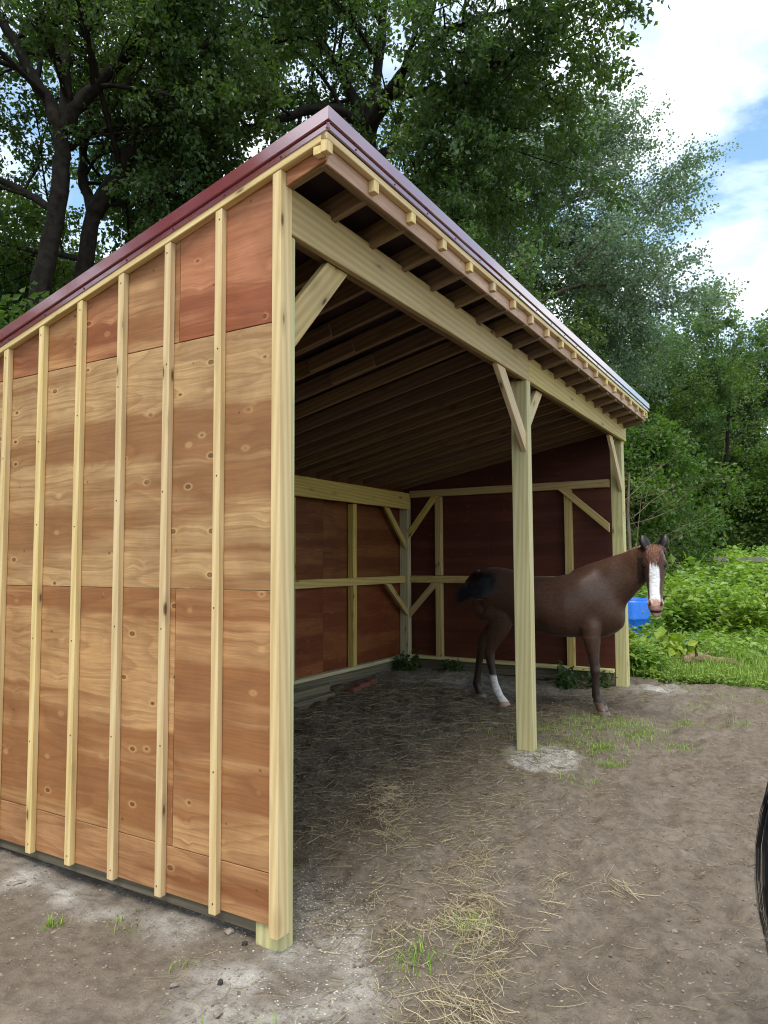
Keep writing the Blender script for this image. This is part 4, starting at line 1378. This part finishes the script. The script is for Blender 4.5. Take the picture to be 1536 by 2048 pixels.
def lump(name, loc, r, mat, lab, cat, seed, sq=(1, 1, .7), grp=None):
    rg_ = random.Random(seed)
    bm = bmesh.new()
    bmesh.ops.create_icosphere(bm, subdivisions=1, radius=1)
    for v in bm.verts:
        f = 1 + rg_.uniform(-0.26, 0.22)
        v.co = Vector((v.co.x * sq[0], v.co.y * sq[1], v.co.z * sq[2])) * r * f
    me = bpy.data.meshes.new(name)
    bm.to_mesh(me)
    bm.free()
    me.materials.append(mat)
    o = link(name, me)
    o.location = (loc[0], loc[1], float(gz_fine(np.array([loc[0]]), np.array([loc[1]]))[0]) + r * sq[2] * 0.55)
    o.rotation_euler = (0, 0, rg_.uniform(0, 6))
    tag(o, lab, cat, grp)
    return o


for k, (u, v, r, mt_, nm, lab, sq) in enumerate([
        (490, 1887, .015, 'dung', 'manure_ball', 'dark round manure ball by the near post', (1, 1, .95)),
        (441, 1969, .014, 'dung', 'manure_ball', 'dark round clod at the lower edge left of the hay', (1, 1, .9)),
        (436, 2026, .02, 'stone', 'stone', 'flat grey stone at the bottom edge of the picture', (1.3, 1, .6)),
        (349, 1970, .017, 'stone', 'stone', 'pale flat stone left of the lime patch', (1.3, 1, .5)),
        (459, 1864, .022, 'stone', 'stone', 'brown stone under the wall left of the near post', (1.3, 1, .6)),
        (30, 1770, .030, 'stone', 'stone', 'pale wood chip lying at the left edge by the wall', (1.9, .7, .3)),
        (716, 1925, .018, 'stone', 'stone', 'grey stone between the lime ring and the hay', (1.1, 1, .8)),
        (1350, 1870, .016, 'stone', 'stone', 'small clod on the yard far right of the hay', (1.1, 1, .6))]):
    d = FW + RT * (u - 768) / FPX + UP * (1024 - v) / FPX
    t = (0.01 - CAM[2]) / d[2]
    p = CAM + d * t
    lump(nm, p, r, M[mt_], lab, 'stone' if nm == 'stone' else 'manure', 300 + k, sq)

# bricks and old planks lying along the back wall
for k, (x, y, rz, lab) in enumerate([(5.35, 2.86, 0.1, 'red brick nearest the back corner inside the shed'), (5.05, 2.80, -0.15, 'red brick left of the other one along the back wall'),
                                      (4.75, 2.72, 0.05, 'red brick farthest from the back corner')]):
    root = box('brick', None, M['brick'], -0.1, 0.1, -0.05, 0.05, 0, 0.06, 0.004)
    root.location = (x, y, float(gz(x, y)) - 0.005)
    root.rotation_euler = (0, 0, rz)
    tag(root, lab, 'brick', 'bricks along the back wall')
for k, (p0, p1, lab) in enumerate([((3.2, 2.93, 0.16), (4.62, 2.99, 0.16), 'grey plank lying against the back wall'), ((3.0, 2.78, 0.10), (4.45, 2.80, 0.10), 'low grey plank in front of the back wall plank')]):
    o = board('plank', None, M['grey_board'], p0, p1, 0.04, 0.14)
    tag(o, lab, 'plank', 'old planks by the back wall')

# ------------------------------------------------------------------ barrel, log, fence
def lathe(name, prof, mat, n=40, parent=None):
    V, F = [], []
    for r, z in prof:
        for k in range(n):
            V.append((r * math.cos(2 * math.pi * k / n), r * math.sin(2 * math.pi * k / n), z))
    for i in range(len(prof) - 1):
        for k in range(n):
            a, b_ = i * n + k, i * n + (k + 1) % n
            F.append((a, b_, b_ + n, a + n))
    return link(name, np_mesh(name, V, F, mat, True), None, parent)


bx_, by_ = 10.55, 0.74
br = tag(empty('barrel', (bx_, by_, float(gz(bx_, by_)) - 0.02)), 'bright blue plastic barrel half hidden by weeds behind the horse', 'barrel')
lathe('barrel_body', [(0.0, 0.0), (0.25, 0.0), (0.275, 0.02), (0.288, 0.06), (0.29, 0.27), (0.298, 0.29), (0.298, 0.305), (0.29, 0.325), (0.292, 0.56), (0.30, 0.575), (0.30, 0.59), (0.292, 0.61),
                      (0.288, 0.84), (0.272, 0.885), (0.262, 0.895)], M['blue'], 48, br)
lathe('lid', [(0.266, 0.893), (0.268, 0.925), (0.255, 0.93), (0.245, 0.905), (0.0, 0.905)], M['blue'], 48, br)
for a in (0.6, 3.7):
    o = lathe('bung', [(0.0, 0.935), (0.03, 0.935), (0.035, 0.925), (0.035, 0.904)], M['blue'], 16, br)
    o.location = (0.17 * math.cos(a), 0.17 * math.sin(a), 0)

rng = np.random.RandomState(44)
lp = np.array([[9.15, -0.30, 0], [9.15, -0.52, 0], [9.2, -0.75, 0], [9.22, -1.05, 0]])
lp[:, 2] = gz(lp[:, 0], lp[:, 1]) + np.array([0.10, 0.13, 0.11, 0.06])
t_ = np.linspace(0, 3, 22)
lpi = np.stack([np.interp(t_, np.arange(4), lp[:, a]) for a in range(3)], 1) + rng.normal(0, 0.008, (22, 3))
lr = np.interp(t_, [0, .7, 1.6, 2.6, 3], [0.09, 0.085, 0.055, 0.06, 0.03]) * rng.uniform(0.85, 1.15, 22)
lg = tag(empty('fallen_log', lp[1]), 'weathered broken log lying at the edge of the grass', 'log')
link('log_trunk', tubes_mesh('log_trunk', [(lpi - lp[1], lr, 11)], M['log']), None, lg)
tb = []
for k in range(14):
    s0 = np.array([rng.normal(0, .03), rng.uniform(-0.05, 0.22), rng.uniform(-.06, .03)])
    d = np.array([rng.normal(-0.3, .5), rng.uniform(-.8, .9), rng.uniform(-.5, .35)])
    tb.append((bend(rng, s0, d / np.linalg.norm(d), rng.uniform(.15, .42), 4, 0.25, -0.05), np.linspace(0.028, 0.008, 5), 6))
link('broken_root', tubes_mesh('log_roots', tb, M['log']), None, lg)

fa, fb = np.array([16.9, 0.25, 0.0]), np.array([15.9, -3.6, 0.0])
fz = lambda p: float(gz(p[0], p[1]))
fn = tag(empty('rail_fence', (fa[0], fa[1], fz(fa))), 'weathered grey wooden rail fence at the right beyond the weeds', 'fence')
for i in range(3):
    p = fa + (fb - fa) * i / 2
    o = board('fence_post', fn, M['fence'], (p[0] - fa[0], p[1] - fa[1], fz(p) - fz(fa) - 0.1), (p[0] - fa[0], p[1] - fa[1], fz(p) - fz(fa) + 1.12), 0.10, 0.10, up=(0, 1, 0))
for i in range(2):
    a, b_ = fa + (fb - fa) * i / 2, fa + (fb - fa) * (i + 1) / 2
    for h in (0.50, 1.0):
        board('rail', fn, M['fence'], (a[0] - fa[0] - 0.07, a[1] - fa[1] - .03, fz(a) - fz(fa) + h), (b_[0] - fa[0] - 0.07, b_[1] - fa[1] + .03, fz(b_) - fz(fa) + h), 0.035, 0.11)

# ------------------------------------------------------------------ horses
def loft(bm, secs, n=22, sq=2.0):
    """secs: (centre, side vector, up vector) with the two vectors scaled to the half sizes"""
    rings = []
    for c, a, u in secs:
        c, a, u = Vector(c), Vector(a), Vector(u)
        ring = []
        for k in range(n):
            th = 2 * math.pi * k / n
            co, si = math.cos(th), math.sin(th)
            e = 2.0 / sq
            ring.append(bm.verts.new(c + a * (math.copysign(abs(co) ** e, co)) + u * (math.copysign(abs(si) ** e, si))))
        rings.append(ring)
    for r0, r1 in zip(rings[:-1], rings[1:]):
        for k in range(n):
            bm.faces.new((r0[k], r0[(k + 1) % n], r1[(k + 1) % n], r1[k]))
    bm.faces.new(rings[0][::-1])
    bm.faces.new(rings[-1])


def limb(bm, joints, n=16):
    """joints: (point, fore-aft radius, side radius)"""
    pts = [Vector(j[0]) for j in joints]
    secs = []
    for i, (p, ra, rb) in enumerate(joints):
        t = (pts[min(i + 1, len(pts) - 1)] - pts[max(i - 1, 0)]).normalized()
        s = Vector((0, 1, 0))
        s = (s - t * s.dot(t)).normalized()
        f = s.cross(t)
        secs.append((p, f * ra, s * rb))
    loft(bm, secs, n)


def blob(bm, c, r, sc=(1, 1, 1)):
    q = bmesh.ops.create_uvsphere(bm, u_segments=14, v_segments=10, radius=r)
    for v in q['verts']:
        v.co = Vector((v.co.x * sc[0], v.co.y * sc[1], v.co.z * sc[2])) + Vector(c)


def remesh(bm, name, vox, smooth_it):
    bmesh.ops.recalc_face_normals(bm, faces=list(bm.faces))
    me = bpy.data.meshes.new(name + '_src')
    bm.to_mesh(me)
    bm.free()
    o = bpy.data.objects.new(name + '_src', me)
    COL.objects.link(o)
    md = o.modifiers.new('r', 'REMESH')
    md.mode = 'VOXEL'
    md.voxel_size = vox
    ms = o.modifiers.new('s', 'SMOOTH')
    ms.factor = 0.5
    ms.iterations = smooth_it
    dg = bpy.context.evaluated_depsgraph_get()
    dg.update()
    res = bpy.data.meshes.new_from_object(o.evaluated_get(dg))
    bpy.data.objects.remove(o, do_unlink=True)
    res.name = name
    return res


# head frame: poll, direction to the muzzle, face normal, side
POLL = Vector((1.165, -0.13, 1.665))
CH = Vector((0.175, -0.985, 0)).normalized()       # the way the horse looks, towards the onlooker
HA = (CH * 0.24 + Vector((0, 0, -0.97))).normalized()
HN = (CH - HA * CH.dot(HA)).normalized()
HS = HA.cross(HN)
HL = 0.60


def hp(t, n, s):
    return POLL + HA * (HL * t) + HN * n + HS * s


def horse_body(vox):
    bm = bmesh.new()
    B = [(-.815, 1.27, .07, .06), (-.79, 1.24, .15, .12), (-.73, 1.21, .24, .19), (-.62, 1.205, .30, .25), (-.45, 1.19, .31, .285), (-.27, 1.15, .295, .285), (-.08, 1.105, .30, .285),
         (.11, 1.085, .315, .29), (.30, 1.10, .335, .275), (.44, 1.135, .36, .245), (.55, 1.155, .385, .21), (.67, 1.14, .345, .175), (.76, 1.10, .26, .135), (.815, 1.06, .17, .10), (.84, 1.05, .09, .06)]
    loft(bm, [((x, 0, cz), (0, hw, 0), (0, 0, hh)) for x, cz, hh, hw in B], 28, 2.15)
    # withers ridge, shoulder, croup and buttock masses
    for bx0, bz0 in ((.40, 1.435), (.48, 1.475), (.56, 1.495), (.64, 1.515), (.72, 1.54), (.80, 1.575)):
        blob(bm, (bx0, 0, bz0), .085, (1.3, .55, .9))
    for s in (-1, 1):
        blob(bm, (.55, .105 * s, 1.08), .14, (.9, .55, 1.6))
        blob(bm, (-.52, .16 * s, 1.22), .20, (1.05, .65, 1.0))
        blob(bm, (-.66, .13 * s, 1.10), .15, (.85, .7, 1.25))
    # neck, swinging towards the onlooker at the top
    ax = lambda a, b_: (Vector(b_) - Vector(a)).normalized()
    N = [((.54, 0, 1.22), .30, .09), ((.62, 0, 1.28), .31, .12), ((.71, 0, 1.34), .275, .13), ((.83, -.005, 1.42), .225, .118), ((.95, -.02, 1.495), .19, .10), ((1.05, -.045, 1.555), .162, .092), ((1.125, -.08, 1.60), .135, .088), ((1.165, -.12, 1.63), .10, .08)]
    secs = []
    for i, (p, hd, hw) in enumerate(N):
        t = ax(N[max(i - 1, 0)][0], N[min(i + 1, len(N) - 1)][0])
        side = Vector((-t.y, t.x, 0)).normalized()
        up = t.cross(side) * -1
        up = side.cross(t) * -1 if up.z < 0 else up
        secs.append((p, side * hw, up * hd))
    loft(bm, secs, 24)
    # head
    Hh = [(-.07, -.01, .055, .05), (-.02, -.005, .085, .075), (.08, -.005, .105, .098), (.2, -.012, .125, .108), (.28, -.022, .132, .106), (.38, -.03, .13, .096), (.5, -.024, .105, .083), (.63, -.012, .082, .072),
          (.76, -.004, .068, .066), (.86, .0, .063, .073), (.93, -.002, .058, .072), (.985, -.006, .045, .06), (1.01, -.01, .028, .042)]
    loft(bm, [(hp(t, n, 0), HS * hw, HN * hd) for t, n, hd, hw in Hh], 24, 2.2)
    # lower jaw and chin, the mouth a little open
    loft(bm, [(hp(.42, -.10, 0), HS * .06, HN * .04), (hp(.6, -.075, 0), HS * .045, HN * .035), (hp(.8, -.058, 0), HS * .042, HN * .03), (hp(.97, -.045, 0), HS * .05, HN * .03), (hp(1.055, -.03, 0), HS * .045, HN * .026), (hp(1.085, -.026, 0), HS * .026, HN * .015)], 16)
    for s in (-1, 1):
        blob(bm, hp(.235, .035, .088 * s), .035)              # brow over the eye
        blob(bm, hp(.36, -.055, .058 * s), .05)               # cheek
        blob(bm, hp(.885, .040, .050 * s), .030)              # nostril wing
        # ear
        e0, e1 = hp(-.02, -.005, .070 * s), hp(-.275, .005, .104 * s)
        d = (e1 - e0)
        wv = (HS * 0.96 + HN * 0.25 * s)
        loft(bm, [(e0 + d * f, wv * w_, HN * h_) for f, w_, h_ in ((0, .028, .026), (.2, .050, .030), (.45, .058, .030), (.7, .048, .025), (.88, .030, .018), (1.0, .012, .012))], 14)
    # legs
    for s, dx in ((-1, 0.0), (1, -0.05)):
        y = .150 * s
        k_ = 0.0 if s < 0 else 0.05
        limb(bm, [(Vector(j[0]) - Vector((k_ * (1 - j[0][2]), 0, 0)), j[1], j[2]) for j in [((.53 + dx, y * .5, 1.14), .10, .05), ((.53 + dx, y * .72, 1.02), .13, .08), ((.525 + dx, y * .92, .88), .112, .080), ((.535 + dx, y, .76), .085, .066), ((.55 + dx, y, .62), .058, .050), ((.56 + dx, y, .50), .047, .045),
                  ((.567 + dx, y, .45), .054, .049), ((.566 + dx, y, .40), .041, .038), ((.568 + dx, y, .30), .035, .030), ((.574 + dx, y, .20), .037, .031), ((.582 + dx, y, .155), .050, .040),
                  ((.605 + dx, y, .105), .040, .035), ((.622 + dx, y, .07), .048, .044), ((.635 + dx, y, .05), .062, .055), ((.648 + dx, y, 0.0), .074, .064)]])
    hind = {-1: [((-.52, -.15, 1.08), .20, .11), ((-.42, -.165, .97), .17, .10), ((-.455, -.16, .84), .115, .078), ((-.515, -.155, .73), .085, .06), ((-.565, -.15, .63), .062, .048), ((-.585, -.145, .565), .064, .045),
                 ((-.575, -.145, .50), .052, .040), ((-.555, -.145, .38), .041, .033), ((-.525, -.145, .24), .041, .033), ((-.50, -.145, .165), .050, .040), ((-.465, -.145, .11), .040, .036), ((-.445, -.145, .075), .048, .044), ((-.432, -.145, .05), .06, .055), ((-.415, -.145, 0), .072, .064)],
            1: [((-.60, .15, 1.08), .19, .11), ((-.53, .165, .97), .165, .10), ((-.60, .16, .86), .115, .078), ((-.69, .15, .77), .085, .06), ((-.765, .14, .69), .064, .048), ((-.79, .135, .63), .064, .045),
                ((-.80, .135, .56), .052, .040), ((-.825, .135, .42), .041, .033), ((-.85, .135, .26), .041, .033), ((-.865, .135, .175), .050, .040), ((-.845, .135, .115), .040, .036), ((-.83, .135, .078), .048, .044), ((-.82, .135, .05), .06, .055), ((-.805, .135, 0), .070, .062)]}
    for s in (-1, 1):
        limb(bm, hind[s])
    # dock of the tail
    limb(bm, [((-.74, 0, 1.43), .06, .05), ((-.82, 0, 1.40), .05, .042), ((-.89, -.015, 1.33), .035, .032), ((-.92, -.03, 1.24), .022, .02)])
    return remesh(bm, 'horse_body', vox, 7)


HB_ = horse_body(0.0105)
hv = np.empty(len(HB_.vertices) * 3, np.float32)
HB_.vertices.foreach_get('co', hv)
hv = hv.reshape(-1, 3)
# melt the joint of neck, withers and shoulder into one soft surface
ed = np.empty(len(HB_.edges) * 2, np.int32)
HB_.edges.foreach_get('vertices', ed)
ed = ed.reshape(-1, 2)
nv = len(hv)
deg = np.bincount(ed.ravel(), minlength=nv).astype(np.float32)[:, None]
wgt = (sstep(hv[:, 0], 0.26, 0.42) * (1 - sstep(hv[:, 0], 0.80, 0.95)) * sstep(hv[:, 2], 0.92, 1.08))[:, None]
for _ in range(90):
    acc = np.stack([np.bincount(ed[:, 0], hv[ed[:, 1], a], nv) + np.bincount(ed[:, 1], hv[ed[:, 0], a], nv) for a in range(3)], 1)
    hv = hv + wgt * 0.6 * (acc / deg - hv)
hv = hv.astype(np.float32)
HB_.vertices.foreach_set('co', hv.ravel())
HB_.update()
# soft muscle relief so the coat does not read as one smooth tube
nrm = np.empty(len(HB_.vertices) * 3, np.float32)
HB_.vertices.foreach_get('normal', nrm)
nrm = nrm.reshape(-1, 3)
rel = (vnoise(hv[:, 0] * 7 + 40, hv[:, 2] * 6 + 40, 2) - 0.5) * 0.012 * (hv[:, 2] > 0.8) * (hv[:, 0] < 0.95)
HB_.vertices.foreach_set('co', (hv + nrm * rel[:, None]).ravel())
for p in HB_.polygons:
    p.use_smooth = True


def paint_horse(me, name, coat, coat2, legs, socks):
    n = len(me.vertices)
    x, y, z = hv[:, 0], hv[:, 1], hv[:, 2]
    q = vnoise(x * 3 + 20, z * 3 + 20 + y * 2, 1)[:, None]
    c = np.array(coat)[None] * (1 - q) + np.array(coat2)[None] * q
    legk = (1 - sstep(z, 0.40, 0.80))[:, None] * 0.85
    c = c * (1 - legk) + np.array(legs)[None] * legk
    hoof = (z < 0.062)[:, None]
    c = np.where(hoof, np.array([[0.13, 0.10, 0.075]]), c)
    if socks:
        d = np.column_stack([x, y, z]) - np.array(POLL)
        ta, nn_, ss = d @ np.array(HA) / HL, d @ np.array(HN), d @ np.array(HS)
        head = (ta > -0.5) & (ta < 1.15) & (np.abs(ss) < 0.16) & (nn_ > -0.2) & (x > 0.98)
        def blend(mask, col, c):
            m_ = np.clip(mask, 0, 1)[:, None]
            return c * (1 - m_) + np.array([col]) * m_
        # reddish forehead, dark cheeks, white blaze, pink muzzle
        c = blend(head * sstep(nn_, 0.02, 0.09) * (1 - sstep(ta, 0.2, 0.42)) * 0.8, (0.075, 0.034, 0.021), c)
        wob = 0.008 * (vnoise(ta * 14 + 9, ta * 0 + 2, 3) - 0.5)
        half = np.interp(ta, [0.10, 0.2, 0.32, 0.45, 0.7, 0.84], [0.006, 0.026, 0.042, 0.047, 0.045, 0.048])
        bz = head * (nn_ > 0.0) * sstep(half - np.abs(ss - 0.004 + wob), -0.006, 0.006) * sstep(ta, 0.1, 0.16)
        c = blend(bz * (1 - sstep(ta, 0.80, 0.88)), (0.74, 0.74, 0.76), c)
        c = blend(head * sstep(ta, 0.79, 0.86) * sstep(nn_, -0.045, -0.015), (0.46, 0.27, 0.215), c)
        c = blend(head * sstep(ta, 0.98, 1.01) * (nn_ < 0.0), (0.36, 0.22, 0.17), c)
        for s in (-1, 1):
            dn = np.sqrt(((ta - 0.885 + 0.22 * (np.abs(ss) - 0.05)) * HL / 0.030) ** 2 + ((ss - 0.052 * s) / 0.0135) ** 2)
            c = blend(head * (nn_ > 0.02) * (1 - sstep(dn, 0.75, 1.15)), (0.022, 0.012, 0.012), c)
        # mouth line
        mo = np.abs(ta - (1.012 - 5.0 * ss ** 2))
        c = blend(head * (1 - sstep(mo, 0.008, 0.018)) * (nn_ > -0.06) * (nn_ < 0.05), (0.02, 0.012, 0.012), c)
        # ears painted black, the shadow inside them put into the coat colour
        ear = (x > 1.0) & (ta < -0.045) & (np.abs(ss) > 0.035)
        c = blend(ear * 1.0, (0.007, 0.005, 0.005), c)
        c = blend(head * sstep(np.abs(ss), 0.078, 0.09) * (ta < 0.5) * (ta > 0.1) * 0.9, (0.022, 0.012, 0.010), c)
        # one white sock with pale hoof, a touch of chestnut above the near fore hoof
        sk = (x < -0.3) & (y < -0.05)
        c = blend(sk * (1 - sstep(z, 0.315, 0.345)) * (z > 0.065), (0.56, 0.53, 0.50), c)
        c = blend(sk * (z <= 0.065), (0.34, 0.22, 0.15), c)
        c = blend((x > 0.4) * (y < 0) * (z < 0.15) * (z > 0.075) * 0.6, (0.15, 0.085, 0.06), c)
        # the finished coat colours go to the vertices
    a = me.color_attributes.new('coat', 'FLOAT_COLOR', 'POINT')
    a.data.foreach_set('color', np.column_stack([c, np.ones(n)]).astype(np.float32).ravel())
    mt, nt, b, out = new_mat(name)
    at_ = nd(nt, 'ShaderNodeAttribute', attribute_name='coat')
    tc = nd(nt, 'ShaderNodeTexCoord')
    nz = noise(nt, mapping(nt, tc.outputs['Object'], (28, 60, 60)), 1.0, 5, 0.7)
    col = mixc(nt, 1.0, at_.outputs['Color'], ramp(nt, nz, [(0.3, 0.62), (0.7, 1.30)]), 'MULTIPLY')
    nt.links.new(col, b.inputs['Base Color'])
    b.inputs['Roughness'].default_value = 0.40
    b.inputs['Specular IOR Level'].default_value = 0.35
    b.inputs['Sheen Weight'].default_value = 0.04
    b.inputs['Sheen Roughness'].default_value = 0.4
    bump(nt, b, nz, 0.25, 0.006)
    me.materials.clear()
    me.materials.append(mt)


def hair(name, curves, rad, mat, parent):
    """locks of hair: tapering four-sided strands"""
    tb_ = [(c, np.linspace(rad, rad * 0.25, len(c)), 3) for c in curves]
    return link(name, tubes_mesh(name, tb_, mat), None, parent)


def curve_pts(P, n=9):
    P = np.asarray(P, float)
    t = np.linspace(0, len(P) - 1, n)
    s = np.stack([np.interp(t, np.arange(len(P)), P[:, a]) for a in range(3)], 1)
    for _ in range(2):
        s[1:-1] = s[1:-1] * 0.5 + (s[:-2] + s[2:]) * 0.25
    return s


M['mane'] = simple('chestnut_hair', (0.15, 0.062, 0.036), 0.45, 0, 0.4, 0, 0.5, 60)
M['mane_pale'] = simple('pale_mane_hair', (0.34, 0.21, 0.12), 0.5, 0, 0.4, 0, 0.4, 60)
M['black_hair'] = simple('black_hair', (0.014, 0.015, 0.019), 0.34, 0, 0.6, 0, 0.6, 25)
M['eye'] = simple('horse_eye', (0.006, 0.004, 0.004), 0.08, 0, 0.6)

hx, hy = 5.10, 0.50
hz_ = float(gz(hx, hy)) - 0.005
HORSE = tag(empty('horse', (hx, hy, hz_), R(-90)), 'dark bay horse with a white blaze standing at the shed front looking out', 'horse')
paint_horse(HB_, 'bay_coat', (0.050, 0.023, 0.014), (0.080, 0.039, 0.024), (0.017, 0.011, 0.009), True)
link('body', HB_, None, HORSE)
rng = np.random.RandomState(3)
for s in (-1, 1):
    bm = bmesh.new()
    bmesh.ops.create_uvsphere(bm, u_segments=16, v_segments=12, radius=0.0195)
    me = bpy.data.meshes.new('eye')
    bm.to_mesh(me)
    bm.free()
    for p in me.polygons:
        p.use_smooth = True
    o = link('eye', me, M['eye'], HORSE)
    o.location = hp(.262, .046, .089 * s)
# forelock falling over the forehead
cs = []
for k in range(230):
    s = rng.normal(0, 0.027)
    s1 = s * 1.5 + rng.normal(0, 0.012)
    ln = rng.uniform(0.16, 0.33)
    cs.append(curve_pts([hp(-0.085, 0.02 + rng.normal(0, .012), s * 0.7), hp(-0.02, 0.098, s), hp(ln * 0.55, 0.128 - abs(s) * .3, (s + s1) / 2), hp(ln, 0.125 - abs(s1) * .45, s1)]))
hair('forelock', cs, 0.0030, M['mane'], HORSE)
# thin mane along the crest, falling to the far side
cs = []
for k in range(420):
    f = rng.rand()
    t = f * 5.6 + 0.3
    N_ = np.array([(.52, 0, 1.545), (.62, 0, 1.565), (.735, -.0, 1.60), (.85, -.01, 1.65), (.955, -.03, 1.70), (1.05, -.07, 1.735), (1.13, -.12, 1.745)])
    i = min(int(t), 5)
    p = N_[i] * (1 - (t - i)) + N_[i + 1] * (t - i)
    p = p + np.array([rng.normal(0, .008), rng.normal(.004, .008), -0.02])
    L_m = 0.03 + 0.10 * f * rng.rand()
    cs.append(curve_pts([p, p + np.array([-.012, .012, .028]), p + np.array([-.02 + rng.normal(0, .01), .045, .02 - L_m * .2]), p + np.array([-.02 + rng.normal(0, .02), .065, -L_m])], 6))
hair('mane', cs, 0.0022, M['mane_pale'], HORSE)
# tail flicked round towards the near side
cs = []
for k in range(420):
    r1, r2, r3 = rng.normal(0, 1), rng.normal(0, 1), rng.rand()
    a = np.array([-.80 - .06 * r3, 0, 1.43 - .10 * r3]) + rng.normal(0, .012, 3)
    e = 0.55 + 0.45 * rng.rand()
    cs.append(curve_pts([a, a + np.array([.02, -.13, .0]) + rng.normal(0, .008, 3),
                         np.array([-.60 + .03 * r1, -.295 + .015 * r2, 1.37 + .045 * r1]),
                         np.array([-.45 + .04 * r1, -.345 + .015 * r2, 1.33 + .055 * r2 - .04 * r3]),
                         np.array([-.54 + .04 * r1, -.39 + .02 * r2, 1.275 + .05 * r2]),
                         np.array([-.66 - .22 * e, -.405 + .03 * r2, 1.245 + .055 * r1 - .05 * e])], 12))
hair('tail', cs, 0.0030, M['black_hair'], HORSE)

# black horse beside the onlooker: its rump is out of the picture, its tail hangs into it
BX, BY_ = 0.12, -2.80
BLACK = tag(empty('horse', (BX, BY_, float(gz(BX, BY_)) - 0.01), R(-90)), 'black horse past the right edge, only its long black tail showing', 'horse')
BLACK.scale = (0.92, 0.92, 0.92)
body2 = horse_body(0.03)
hv = np.empty(len(body2.vertices) * 3, np.float32)
body2.vertices.foreach_get('co', hv)
hv = hv.reshape(-1, 3)
for p in body2.polygons:
    p.use_smooth = True
paint_horse(body2, 'black_coat', (0.010, 0.009, 0.009), (0.016, 0.014, 0.013), (0.010, 0.009, 0.009), False)
link('body', body2, None, BLACK)
cs = []
locks = rng.normal(0, 1, (60, 2))
for k in range(1500):
    r3 = rng.rand()
    r1, r2 = locks[rng.randint(60)] + rng.normal(0, 0.22, 2)
    a = np.array([-.80 - .10 * r3, 0, 1.42 - .16 * r3]) + rng.normal(0, .014, 3)
    e = rng.rand()
    cs.append(curve_pts([a, a + np.array([-.045, 0, -.04]), np.array([-.955 + .022 * r1, .05 * r2, 1.10]), np.array([-.995 + .026 * r1, .06 * r2, .85]),
                         np.array([-.985 + .028 * r1, .055 * r2, .62]), np.array([-.95 + .03 * r1, .04 * r2, .42 + .16 * e])], 11))
hair('tail', cs, 0.0019, M['black_hair'], BLACK)
